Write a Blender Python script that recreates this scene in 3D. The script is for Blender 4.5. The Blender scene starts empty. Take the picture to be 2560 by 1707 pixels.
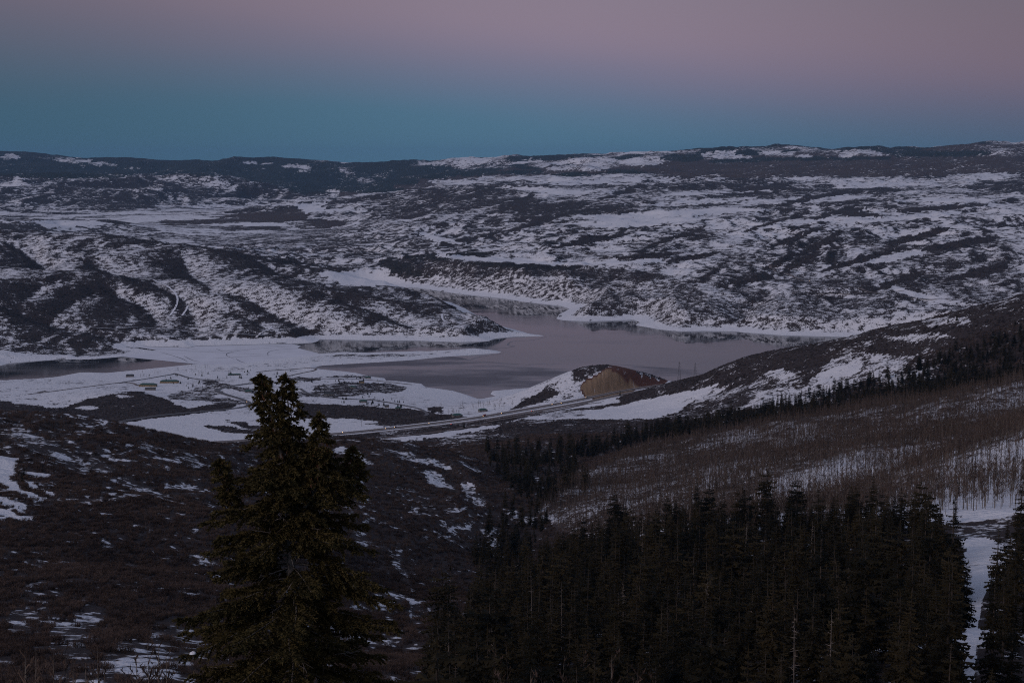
import bpy, math, random
import numpy as np

random.seed(7)
rng = np.random.default_rng(7)
scene = bpy.context.scene
col = scene.collection

# ------------------------------------------------------------------ camera
CAM_H = 600.0                      # metres above the reservoir
FPX = 3939.0                       # focal length in photo pixels (2560 wide)
PITCH = math.radians(6.56)
cam_data = bpy.data.cameras.new("camera")
cam_data.sensor_width = 36.0
cam_data.lens = 36.0 * FPX / 2560.0
cam_data.clip_start = 0.5
cam_data.clip_end = 250000.0
cam = bpy.data.objects.new("camera", cam_data)
col.objects.link(cam)
cam.location = (0, 0, CAM_H)
cam.rotation_euler = (math.radians(90) - PITCH, 0, 0)
scene.camera = cam

# ------------------------------------------------------------------ dusk sky (belt of Venus, sun set behind the camera)
world = bpy.data.worlds.new("World")
scene.world = world
world.use_nodes = True
wn = world.node_tree.nodes; wl = world.node_tree.links
wn.clear()
def wnode(t, **kw):
    n = wn.new(t)
    for k, v in kw.items(): setattr(n, k, v)
    return n
w_out = wnode('ShaderNodeOutputWorld')
w_bg = wnode('ShaderNodeBackground')
w_tc = wnode('ShaderNodeTexCoord')
w_sep = wnode('ShaderNodeSeparateXYZ')
wl.new(w_tc.outputs['Generated'], w_sep.inputs[0])
# the pink band sits lower towards the right (south-east): tilt the gradient with azimuth
w_m = wnode('ShaderNodeMath', operation='MULTIPLY_ADD'); w_m.inputs[1].default_value = 0.10
wl.new(w_sep.outputs['X'], w_m.inputs[0]); wl.new(w_sep.outputs['Z'], w_m.inputs[2])
w_noise = wnode('ShaderNodeTexNoise'); w_noise.inputs['Scale'].default_value = 3.0; w_noise.inputs['Detail'].default_value = 2.0
w_map = wnode('ShaderNodeMapping'); w_map.inputs['Scale'].default_value = (1, 1, 5)
wl.new(w_tc.outputs['Generated'], w_map.inputs[0]); wl.new(w_map.outputs[0], w_noise.inputs[0])
w_m2 = wnode('ShaderNodeMath', operation='MULTIPLY_ADD'); w_m2.inputs[1].default_value = 0.02
wl.new(w_noise.outputs[0], w_m2.inputs[0]); wl.new(w_m.outputs[0], w_m2.inputs[2])
w_sc = wnode('ShaderNodeMapRange'); w_sc.inputs[1].default_value = -0.02; w_sc.inputs[2].default_value = 1.0
wl.new(w_m2.outputs[0], w_sc.inputs[0])
w_pow = wnode('ShaderNodeMath', operation='POWER'); w_pow.inputs[1].default_value = 0.5
wl.new(w_sc.outputs[0], w_pow.inputs[0])
w_ramp = wnode('ShaderNodeValToRGB')
SKY = [  # sine of elevation (tilted), linear colour
    (-0.02, (0.066, 0.160, 0.232)),
    (0.030, (0.074, 0.168, 0.246)),
    (0.050, (0.105, 0.162, 0.248)),
    (0.075, (0.170, 0.168, 0.250)),
    (0.100, (0.232, 0.190, 0.258)),
    (0.15, (0.180, 0.165, 0.228)),
    (0.30, (0.205, 0.215, 0.300)),
    (0.60, (0.205, 0.235, 0.345)),
    (1.00, (0.190, 0.225, 0.350)),
]
er = w_ramp.color_ramp
er.interpolation = 'B_SPLINE'
while len(er.elements) < len(SKY): er.elements.new(0.5)
for e, (z, c) in zip(er.elements, SKY):
    e.position = math.sqrt(max(0.0, (z + 0.02) / 1.02)); e.color = (*c, 1)
wl.new(w_pow.outputs[0], w_ramp.inputs[0])
# physical sky adds the afterglow of the sun that has just set in the west (behind the camera)
w_sky = wnode('ShaderNodeTexSky', sky_type='NISHITA')
w_sky.sun_disc = False
w_sky.sun_elevation = math.radians(-1.5)
w_sky.sun_rotation = math.radians(170)
w_sky.altitude = 2400
w_mul = wnode('ShaderNodeMix', data_type='RGBA', blend_type='ADD'); w_mul.inputs[0].default_value = 0.06
# sky colour is dimmed to both sides of the view, imitating lens vignetting
w_x2 = wnode('ShaderNodeMath', operation='MULTIPLY_ADD'); w_x2.inputs[1].default_value = 4.2; w_x2.inputs[2].default_value = -0.12
wl.new(w_sep.outputs['X'], w_x2.inputs[0])
w_sq = wnode('ShaderNodeMath', operation='MULTIPLY'); wl.new(w_x2.outputs[0], w_sq.inputs[0]); wl.new(w_x2.outputs[0], w_sq.inputs[1])
w_ng = wnode('ShaderNodeMath', operation='MULTIPLY'); w_ng.inputs[1].default_value = -1.0; wl.new(w_sq.outputs[0], w_ng.inputs[0])
w_ex = wnode('ShaderNodeMath', operation='EXPONENT'); wl.new(w_ng.outputs[0], w_ex.inputs[0])
w_f = wnode('ShaderNodeMath', operation='MULTIPLY_ADD'); w_f.inputs[1].default_value = 0.40; w_f.inputs[2].default_value = 0.64
wl.new(w_ex.outputs[0], w_f.inputs[0])
w_dim = wnode('ShaderNodeMix', data_type='RGBA', blend_type='MULTIPLY'); w_dim.inputs[0].default_value = 1.0
wl.new(w_ramp.outputs[0], w_dim.inputs[6]); wl.new(w_f.outputs[0], w_dim.inputs[7])
wl.new(w_dim.outputs[2], w_mul.inputs[6]); wl.new(w_sky.outputs[0], w_mul.inputs[7])
wl.new(w_mul.outputs[2], w_bg.inputs['Color'])
w_bg.inputs['Strength'].default_value = 1.0
wl.new(w_bg.outputs[0], w_out.inputs['Surface'])

# weak, very soft light from the western afterglow
sun_d = bpy.data.lights.new("afterglow", 'SUN')
sun_d.energy = 1.15
sun_d.angle = math.radians(32)
sun_d.color = (1.0, 0.82, 0.80)
sun = bpy.data.objects.new("afterglow", sun_d)
col.objects.link(sun)
sun.rotation_euler = (math.radians(69), 0, math.radians(-50))     # from behind-left of the camera

scene.view_settings.view_transform = 'Standard'
scene.view_settings.look = 'None'
scene.view_settings.gamma = 1.0
scene.view_settings.use_curve_mapping = False
scene.view_settings.exposure = 0.0
scene.cycles.use_denoising = False
scene.cycles.max_bounces = 5
scene.cycles.diffuse_bounces = 3
scene.cycles.glossy_bounces = 2
scene.cycles.transparent_max_bounces = 8
scene.cycles.sample_clamp_indirect = 4.0
scene.cycles.pixel_filter_type = 'BLACKMAN_HARRIS'
scene.cycles.filter_width = 1.1

# ------------------------------------------------------------------ helpers: survey, noise, interpolation
CP, SP = math.cos(PITCH), math.sin(PITCH)
def ray(px, py):
    u = (px - 1280.0) / FPX; v = -(py - 853.5) / FPX
    return u, CP + v * SP, -SP + v * CP          # x, y, z for unit view depth
def at(px, py, Y):                               # a bearing and a distance -> a surveyed point
    dx, dy, dz = ray(px, py); t = Y / dy
    return dx * t, Y, CAM_H + dz * t
def on_lake(px, py, z=0.0):
    dx, dy, dz = ray(px, py); t = (z - CAM_H) / dz
    return dx * t, dy * t
def bearing(x, y, z):                            # world -> photo bearing (for reading the survey sheets)
    zz = z - CAM_H
    d = y * CP - zz * SP
    d = np.maximum(d, 1e-3)
    return 1280.0 + FPX * x / d, 853.5 - FPX * (y * SP + zz * CP) / d

def _hash(ix, iy, seed):
    h = (ix.astype(np.int64) * 374761393 + iy.astype(np.int64) * 668265263 + seed * 974634537) & 0xffffffff
    h = ((h ^ (h >> 13)) * 1274126177) & 0xffffffff
    return (h ^ (h >> 16)) & 0xffffffff
def perlin(x, y, seed=0):
    x0 = np.floor(x); y0 = np.floor(y)
    fx = x - x0; fy = y - y0
    ux = fx * fx * fx * (fx * (fx * 6 - 15) + 10); uy = fy * fy * fy * (fy * (fy * 6 - 15) + 10)
    def g(i, j):
        a = _hash(x0 + i, y0 + j, seed) * (2 * math.pi / 4294967296.0)
        return np.cos(a) * (fx - i) + np.sin(a) * (fy - j)
    a = g(0, 0); b = g(1, 0); c = g(0, 1); d = g(1, 1)
    return (a + (b - a) * ux + (c - a) * uy + (a - b - c + d) * ux * uy) * 1.5
def fbm(x, y, seed, octs, gain=0.5):
    s = 0; amp = 1.0; tot = 0
    for o in range(octs):
        s = s + amp * perlin(x, y, seed + o * 17); tot += amp
        x = x * 2.03 + 13.7; y = y * 2.03 - 7.1; amp *= gain
    return s / tot
def ridged(x, y, seed, octs, gain=0.5):
    s = 0; amp = 1.0; tot = 0
    for o in range(octs):
        s = s + amp * (1 - 2 * np.abs(perlin(x, y, seed + o * 31))); tot += amp
        x = x * 2.07 + 3.3; y = y * 2.07 + 9.2; amp *= gain
    return s / tot
def sstep(a, b, x):
    t = np.clip((x - a) / (b - a), 0, 1)
    return t * t * (3 - 2 * t)
def in_poly(px, py, poly):
    inside = np.zeros(px.shape, bool)
    n = len(poly)
    for i in range(n):
        x1, y1 = poly[i]; x2, y2 = poly[(i + 1) % n]
        if y1 == y2: continue
        c = ((y1 > py) != (y2 > py)) & (px < (x2 - x1) * (py - y1) / (y2 - y1) + x1)
        inside ^= c
    return inside
def dist_line(x, y, pts, closed=False):
    best = np.full(x.shape, 1e12)
    pos = np.zeros(x.shape)
    n = len(pts)
    for i in range(n if closed else n - 1):
        x1, y1 = pts[i][:2]; x2, y2 = pts[(i + 1) % n][:2]
        ex, ey = x2 - x1, y2 - y1; L = ex * ex + ey * ey + 1e-9
        t = np.clip(((x - x1) * ex + (y - y1) * ey) / L, 0, 1)
        d = (x - x1 - t * ex) ** 2 + (y - y1 - t * ey) ** 2
        m = d < best
        best = np.where(m, d, best); pos = np.where(m, i + t, pos)
    return np.sqrt(best), pos
def spline(pts, n=8):                            # Catmull-Rom through the points
    P = [np.array(p, float) for p in pts]
    P = [2 * P[0] - P[1]] + P + [2 * P[-1] - P[-2]]
    out = []
    for i in range(1, len(P) - 2):
        for k in range(n):
            t = k / n
            a, b, c, d = P[i - 1], P[i], P[i + 1], P[i + 2]
            out.append(0.5 * (2 * b + (c - a) * t + (2 * a - 5 * b + 4 * c - d) * t * t + (3 * b - a - 3 * c + d) * t ** 3))
    out.append(P[-2])
    return [tuple(p) for p in out]

# ------------------------------------------------------------------ survey points (bearing x, bearing y, distance) and (bearing x, distance, height)
S = []
def P(px, py, Y): S.append(at(px, py, Y))
def Z(px, Y, z):
    S.append(((px - 1280.0) / FPX * Y, Y, z))
def PL(txt):
    for t in txt.split():
        P(*[float(v) for v in t.split(',')])
def ZL(txt):
    for t in txt.split():
        Z(*[float(v) for v in t.split(',')])
# ground falling away from the viewpoint
ZL("-900,10,590 0,10,590.5 1280,10,590.5 2600,10,590.5 3400,10,590  -900,40,572 200,40,574 1280,40,574 2400,40,574 3400,40,572")
ZL("-900,100,549 200,100,550 1280,100,547 2400,100,548 3400,100,550 -600,200,517 300,200,514 1280,200,507 2300,200,507 3100,200,512")
# near hillside on the left
PL("0,1700,330 300,1700,330 -300,1650,360 450,1650,380 0,1500,540 300,1500,560 600,1500,600 0,1300,800 300,1300,850 600,1300,900 0,1180,1050 300,1180,1150 550,1220,1150")
PL("-400,1040,1300 -250,1046,1350 0,1050,1400 130,1056,1430 249,1066,1450 364,1091,1470 478,1112,1480 574,1135,1480 700,1160,1500")
PL("790,1130,1680 842,1103,1800 953,1105,1850 1040,1125,1800 1183,1178,1720 1259,1213,1700 1317,1250,1640")
PL("800,1250,1350 950,1300,1250 1100,1280,1400 1150,1350,1250 950,1450,950 1050,1550,750 1000,1650,550 1230,1365,1300 1290,1300,1450 1200,1450,1050 1120,1560,800")
ZL("1330,1750,225 1290,2050,190 -300,1750,250 -100,1750,250 150,1900,200 400,1900,190 600,1900,180 850,2150,150 1000,2200,160")
# conifer slope on the right
ZL("1400,900,362 1600,850,393 1800,800,410 2000,750,420 2200,700,432 1400,600,420 1800,500,445 2200,450,460 1400,350,470 1800,300,483 2300,280,490 2900,400,470 2900,800,430")
PL("2440,1360,640 2480,1450,520 2440,1580,380 2560,1250,800")
PL("2104,1295,950 2177,1253,1000 2425,1146,1080 2560,1100,1120 2700,1050,1150")
ZL("2177,1150,350 2425,1250,365 2157,1600,305")
PL("1828,1258,1200 1985,1180,1350 2157,1130,1450 2350,1103,1500 2560,1073,1550 2800,1040,1600")
PL("1660,1112,2150 1832,1077,2100 2043,1042,2050 2330,1000,2000 2560,955,1950 2800,920,1900 1500,1170,1900 1420,1230,1650 1600,1200,1750 1750,1150,1900")
ZL("1660,2450,165 1832,2400,200 2043,2350,225 2330,2300,255 2560,2250,285 2800,2200,310")
PL("1660,952,3250 1813,906,3050 1955,879,2950 2108,853,2850 2196,827,2800 2425,769,2700 2560,748,2650 2750,720,2600 1750,1000,2850 1928,960,2700 2150,920,2600 2400,860,2500 2560,850,2430")
ZL("1750,3700,30 1955,3600,40 2196,3500,60 2425,3400,100 2560,3400,130 2800,3400,150 2000,4100,-5 2300,4100,0 2560,4200,20 2850,4400,60")
# shrub flats and the highway bench
PL("1250,1130,2250 1400,1100,2450 1550,1090,2450 1400,1060,2750 1600,1050,2750 1300,1075,2700 1500,1030,3000 1600,1020,3050 1650,1000,3100 1050,1100,2600 900,1105,2600")
PL("486,1108,2800 631,1102,2830 846,1087,2900 1030,1068,3000 1183,1049,3080 1298,1030,3180 1451,1003,3300 1585,976,3430")
ZL("1720,3550,100 200,2700,100 -200,2600,110")
PL("450,1060,3210 300,1050,3250 700,1050,3260 900,1040,3330 1050,1020,3450 1200,1010,3560 600,1000,3700 400,990,3780 800,1000,3700 200,1010,3650 0,1030,3500 0,1003,3680 600,960,4050 800,950,4180 400,950,4180 325,980,3720 250,994,3700 -200,1010,3600")
PL("1271,1022,3330 1374,957,3465 1445,920,3495 1527,903,3495 1585,922,3515 1653,950,3555 1400,1010,3310 1530,990,3390 1620,975,3440")
ZL("1374,3750,20 1500,3800,20 1620,3800,15 1200,3800,14")
# hills on the left shore
PL("0,761,5250 134,799,5200 230,822,5150 321,858,5080 69,834,5030 184,868,4960 -200,740,5250 -200,830,5000")
PL("77,686,5800 191,684,5850 383,700,5800 459,707,5780 612,711,5750 765,727,5700 900,761,5600 1030,790,5500 1150,815,5400")
ZL("77,6400,165 383,6400,135 612,6350,112 765,6400,80 900,6200,45 -200,6300,170")
PL("-200,590,7400 0,604,7300 115,600,7300 230,592,7300 344,616,7200 459,623,7100 574,638,7100 689,665,7100 804,681,7200 861,705,7500")
ZL("0,9200,90 230,9200,80 459,9000,70 689,8700,45 861,8400,40")
PL("896,719,6700 991,738,6500 1125,757,6250 300,780,5480 500,790,5430 700,800,5400 900,815,5350 500,740,5600")
# valley floor and the hills behind it
PL("100,547,13800 459,524,16400 650,508,18500 700,570,12000 850,575,11700 500,570,12000 300,590,11000 265,556,11600 0,575,12500 0,558,11000 600,610,10200 700,640,9400 760,650,9200 -300,550,13500")
PL("115,451,18500 230,449,18700 383,451,18800 497,445,19000 612,451,19300 689,470,19500 765,497,20000 -150,455,18500 300,500,16500 -400,455,18500")
ZL("115,21000,250 383,21500,220 612,21500,150")
PL("0,459,23500 23,375,29000 96,381,29000 145,392,29000 268,399,29000 421,410,29000 574,411,29000 689,396,27000 785,397,27000 842,405,27000 896,414,28000 700,460,23000 850,490,21000 900,470,24000 -300,380,29000")
PL("1045,403,26000 1164,400,25500 1309,397,25000 1470,393,24500 1585,389,24000 1700,384,23500 1756,376,23000 1832,374,23000 1951,376,22500 2081,378,22000 2234,378,22000 2387,369,21500 2560,361,21000 2800,355,21000")
PL("1000,450,21000 1200,440,20500 1500,430,19500 1800,430,18500 2100,425,18000 2400,415,17500 2560,400,17500 2800,395,17500")
ZL("-300,33000,350 0,33000,350 400,33000,350 800,32000,350 1200,31000,420 1600,29000,520 2000,28000,560 2400,27000,600 2800,27000,620 400,45000,300 1280,45000,300 2200,45000,300")
# rolling country beyond the reservoir
PL("1000,640,8800 1100,665,7800 1300,690,7100 1300,730,6700 1500,690,6900 1500,760,6100 1700,760,6000 1700,700,6600 1900,770,5800 2050,790,5650 2000,700,6700 2200,740,6000 2400,700,6400 2500,740,5900 2800,700,6000")
PL("1200,600,9500 1500,600,9200 1700,600,8800 2000,600,8500 2300,600,8300 2560,600,8200 2800,600,8000 1000,560,11000 1200,530,11500 1500,530,11200 1800,530,11000 2000,520,11000 2300,510,11000 2560,500,11000 2800,500,11000")
PL("1000,500,14000 1250,480,13800 1500,480,13500 2000,470,14500 2300,460,14500 2560,450,14500 1300,455,16000 900,520,13500")
S = np.array(S)
RU = np.stack([S[:, 0] / S[:, 1], np.log(S[:, 1])], 1)
RBF_C = 0.03
def _solve():
    d = np.sqrt(((RU[:, None] - RU[None]) ** 2).sum(-1) + RBF_C ** 2)
    n = len(S)
    A = np.zeros((n + 3, n + 3)); A[:n, :n] = d + np.eye(n) * (-0.004)
    A[:n, n] = 1; A[:n, n + 1:] = RU; A[n, :n] = 1; A[n + 1:, :n] = RU.T
    b = np.zeros(n + 3); b[:n] = S[:, 2]
    return np.linalg.solve(A, b)
RW = _solve()
def base_height(x, y):
    u = (x / y).ravel(); v = np.log(y).ravel()
    out = np.empty(u.shape)
    n = len(S)
    for a in range(0, u.size, 40000):
        uu = u[a:a + 40000]; vv = v[a:a + 40000]
        d = np.sqrt((uu[:, None] - RU[None, :, 0]) ** 2 + (vv[:, None] - RU[None, :, 1]) ** 2 + RBF_C ** 2)
        out[a:a + 40000] = d @ RW[:n] + RW[n] + RW[n + 1] * uu + RW[n + 2] * vv
    return out.reshape(x.shape)

# ------------------------------------------------------------------ shore lines
LAKE_PX = [(905,716),(922,714),(1041,719),(1144,734),(1259,746),(1313,755),(1405,765),(1425,772),(1398,786),(1391,797),(1410,801),(1474,803),(1585,799),(1600,806),(1588,813),(1653,824),(1700,828),(1760,827),(1844,828),(1851,830),(1955,838),(2108,842),(2300,848),(2400,870),(2200,930),(1900,960),(1700,962),(1550,962),(1420,962),(1363,966),(1290,972),(1232,977),(1226,985),(1240,990),(1198,998),(1160,985),(1133,977),(1100,972),(1064,968),(1053,959),(1000,953),(965,951),(961,945),(926,941),(890,932),(857,928),(800,923),(785,919),
 (800,914),(880,909),(953,905),(1030,900),(1106,892),(1180,887),(1240,883),(1255,881),(1240,876),(1183,874),(1120,877),(1030,879),(960,880),(915,882),(860,880),(804,884),
 (727,893),(650,903),(574,911),(520,911),(478,911),(400,919),(330,926),(268,932),(200,931),(126,945),(60,952),(0,957),(-150,965),(-300,960),(-300,920),(-100,915),(0,914),(20,908),(80,903),(153,898),(230,898),(300,892),(340,886),(390,878),(330,869),(364,865),(475,868),(490,864),(612,861),(781,857),(794,853),(800,848),(900,850),(1030,851),(1150,855),(1221,853),(1235,846),(1290,841),(1366,840),(1320,834),(1309,830),(1221,807),(1164,772),(1125,755),(1045,742),(991,735),(940,726)]
LAKE = [on_lake(a, b) for a, b in LAKE_PX]
ICE_PX = [(364,867),(475,870),(490,866),(612,863),(730,860),(752,865),(744,870),(790,882),(808,887),(727,896),(650,906),(574,914),(500,914),(478,909),(400,901),(330,894.5),(296,890),(390,875),(330,866)]

# roads: (name, width, [(bearing x, bearing y, distance)])
HWY = spline([at(*p) for p in [(300,1122,2700),(486,1111,2780),(631,1103,2830),(846,1087,2907),(1030,1068,3000),(1183,1049,3080),(1298,1030,3180),(1451,1003,3300),(1585,976,3430)]] + [(430, 3560, 100)], 10)
HWY = [(p[0], p[1], max(88.0, min(100.0, p[2]))) for p in HWY]

# ------------------------------------------------------------------ the terrain sheet: a fan of cells, small near the viewpoint and large far away
NC = 800
cs = np.linspace(-0.44, 0.44, NC)
def seg(a, b, d):
    n = max(2, int(math.log(b / a) / d)); return np.exp(np.linspace(math.log(a), math.log(b), n, endpoint=False))
ROWS = np.concatenate([seg(8, 250, 0.03), seg(250, 900, 0.008), seg(900, 2600, 0.0052), seg(2600, 9500, 0.0036), seg(9500, 31000, 0.0062), seg(31000, 60000, 0.05), [60000]])
NR = len(ROWS)
GX = cs[None, :] * ROWS[:, None]; GY = np.repeat(ROWS[:, None], NC, 1)
print("terrain", NR, NC, NR * NC)

def on_base(px, py, y0, y1):                     # where a sight line meets the smooth base
    dx, dy, dz = ray(px, py)
    Y = np.linspace(y0, y1, 260); X = dx / dy * Y
    g = base_height(X, Y); L = CAM_H + dz / dy * Y
    i = int(np.argmax(L <= g)) if (L <= g).any() else int(np.argmin(L - g))
    return X[i], Y[i]
RAVINES = [([on_base(a, b, y0, y1) for a, b in pts], dp, w) for pts, dp, w, y0, y1 in [
    ([(270,708),(290,719),(325,730),(356,746),(380,768),(388,785),(384,812)], 40, 80, 4900, 6600),
    ([(385,692),(402,700),(440,713),(459,727),(472,745),(480,765),(496,800),(490,835)], 42, 75, 4900, 6600),
    ([(560,712),(593,723),(651,746),(700,776),(750,795),(788,815),(800,835)], 40, 75, 4900, 6600),
    ([(838,746),(900,760),(972,783),(1030,810),(1037,828)], 26, 70, 4900, 6400),
    ([(455,640),(475,672),(505,694),(528,715)], 40, 95, 5700, 8000),
    ([(0,758),(57,776),(153,806),(249,829),(322,858)], 30, 80, 4900, 6400),
    ([(107,715),(75,735),(50,757)], 18, 60, 4900, 6400),
    ([(237,723),(180,755),(126,791)], 18, 60, 4900, 6400),
    ([(60,620),(100,645),(153,677)], 36, 100, 5700, 8000),
    ([(230,655),(290,675),(344,696)], 36, 90, 5700, 8000),
    ([(640,655),(700,680),(770,700),(820,712)], 30, 90, 5700, 8000),
    ([(660,820),(640,800),(560,770)], 14, 50, 4900, 6400),
    ([(870,820),(930,808),(960,790)], 12, 50, 4900, 6400),
    ([(1640,760),(1600,745),(1560,725),(1530,700)], 22, 90, 5300, 8000),
    ([(1860,815),(1850,790),(1880,760),(1930,740)], 26, 90, 5000, 8000),
    ([(1500,770),(1450,740),(1380,720),(1340,700)], 22, 90, 5300, 8000),
    ([(1250,735),(1220,715),(1180,700)], 22, 80, 5600, 8500),
    ([(1330,1290),(1290,1310),(1245,1355),(1205,1430),(1140,1550)], 14, 60, 700, 1700)]]
def terrain_height(x, y):
    z = base_height(x, y)
    lnY = np.log(y)
    amp = np.interp(lnY, np.log([10, 200, 900, 1600, 2600, 3200, 4300, 5200, 8000, 12000, 18000, 24000, 30000]), [0.5, 2.0, 8, 17, 13, 4, 5, 42, 58, 56, 115, 165, 70])
    wav = np.interp(lnY, np.log([10, 300, 1200, 2600, 5000, 9000, 15000, 25000]), [25, 90, 190, 240, 330, 480, 1000, 1900])
    # fixed-wavelength layers, cross-faded by distance so that each country keeps its own grain
    tot = np.zeros_like(z)
    W = [60, 180, 480, 1200, 2600]
    lw = np.log(wav)
    for k, w in enumerate(W):
        f = np.maximum(0, 1 - np.abs(lw - math.log(w)) / 1.0)
        m = f > 0
        if not m.any(): continue
        xx, yy = x[m], y[m]
        wx = 0.45 * perlin(xx / w + 5, yy / w, 91 + k); wy = 0.45 * perlin(xx / w, yy / w + 9, 57 + k)
        # drainage runs down towards the reservoir: stretch along the view valley
        a = 0.35
        ex = (xx * math.cos(a) - yy * math.sin(a)); ey = (xx * math.sin(a) + yy * math.cos(a)) * 0.55
        r = ridged(ex / w + wx, ey / w + wy, 11 + 5 * k, 5, 0.5)
        b_ = 1 - 2 * np.abs(perlin(xx / (w * 0.55) + 2 * wx, yy / (w * 0.8) + 2 * wy, 131 + k)) ** 1.0
        tot[m] += f[m] * (r * 0.72 + 0.35 * fbm(xx / w, yy / w, 77 + k, 3) + 0.22 * b_ * (yy > 4400))
    # valley floors and the park bench stay flat
    px, py = bearing(x, y, z)
    flat = np.zeros_like(z)
    flat = np.maximum(flat, 0.62 * sstep(4500, 4900, y) * (1 - sstep(6600, 7800, y)) * (1 - sstep(1050, 1250, px)))
    flat = np.maximum(flat, sstep(9300, 10500, y) * (1 - sstep(15500, 17500, y)) * (1 - sstep(800, 950, px)) * (1 - sstep(110, 150, z)))
    flat = np.maximum(flat, sstep(2600, 3000, y) * (1 - sstep(4300, 4700, y)) * (1 - sstep(1250, 1700, px)) * 0.75)
    z = z + amp * tot * (1 - 0.88 * flat)
    for pxs, depth, width in RAVINES:
        d, pos = dist_line(x, y, pxs)
        t = pos / (len(pxs) - 1)
        z = z - depth * np.exp(-(d / width) ** 1.4) * (0.25 + 0.75 * np.sin(np.pi * np.clip(t * 0.8 + 0.12, 0, 1)))
    z = np.where(y < 40, np.minimum(z, 594.0 - 0.75 * y), z)
    z = z - 62 * sstep(17000, 22000, y)
    # highway bench
    d, pos = dist_line(x, y, HWY)
    hz = np.interp(pos, np.arange(len(HWY)), [p[2] for p in HWY])
    f = 1 - sstep(34, 56, d)
    z = z * (1 - f) + (hz - 0.9) * f
    # shores: beaches and the bare draw-down band
    near = (y > 3000) & (y < 9500) & (z < 260)
    sd = np.full(z.shape, 9999.0)
    xs, ys = x[near], y[near]
    dl, _ = dist_line(xs, ys, LAKE, True)
    jag = 6.0 * fbm(xs / 70, ys / 70, 5, 3)
    ins = in_poly(xs, ys, LAKE)
    sd[near] = np.where(ins, -dl, dl) + jag * np.minimum(1, dl / 25)
    sdo = np.maximum(sd, 0)
    k = 0.2 + 0.05 * perlin(x / 300, y / 300, 44)
    cap = np.where(sdo < 65, sdo * k, 65 * k + (sdo - 65) * 0.62)
    zpos = np.maximum(z, 1.2 + 0.004 * np.minimum(sdo, 900))
    soft = np.minimum(zpos, cap)
    zz = np.where(sd > 0, soft, np.maximum(sd * 0.12, -14))
    zz = np.where(near, zz, z)
    return zz, sd
GZ, GSD = terrain_height(GX, GY)
LR = np.log(ROWS)
def ground(x, y):
    x = np.asarray(x, float); y = np.asarray(y, float)
    ci = np.clip((x / y - cs[0]) / (cs[1] - cs[0]), 0, NC - 1.001)
    ri = np.clip(np.interp(np.log(np.maximum(y, 8.001)), LR, np.arange(NR)), 0, NR - 1.001)
    c0 = ci.astype(int); r0 = ri.astype(int); fc = ci - c0; fr = ri - r0
    return (GZ[r0, c0] * (1 - fr) * (1 - fc) + GZ[r0 + 1, c0] * fr * (1 - fc) + GZ[r0, c0 + 1] * (1 - fr) * fc + GZ[r0 + 1, c0 + 1] * fr * fc)
def hit(px, py, y0=60.0, y1=40000.0):            # where a sight line first meets the ground
    dx, dy, dz = ray(px, py)
    Y = np.exp(np.linspace(math.log(y0), math.log(y1), 6000))
    X = dx / dy * Y; L = CAM_H + dz / dy * Y
    g = ground(X, Y)
    i = int(np.argmax(L <= g)) if (L <= g).any() else len(Y) - 1
    return X[i], Y[i], g[i]

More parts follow.
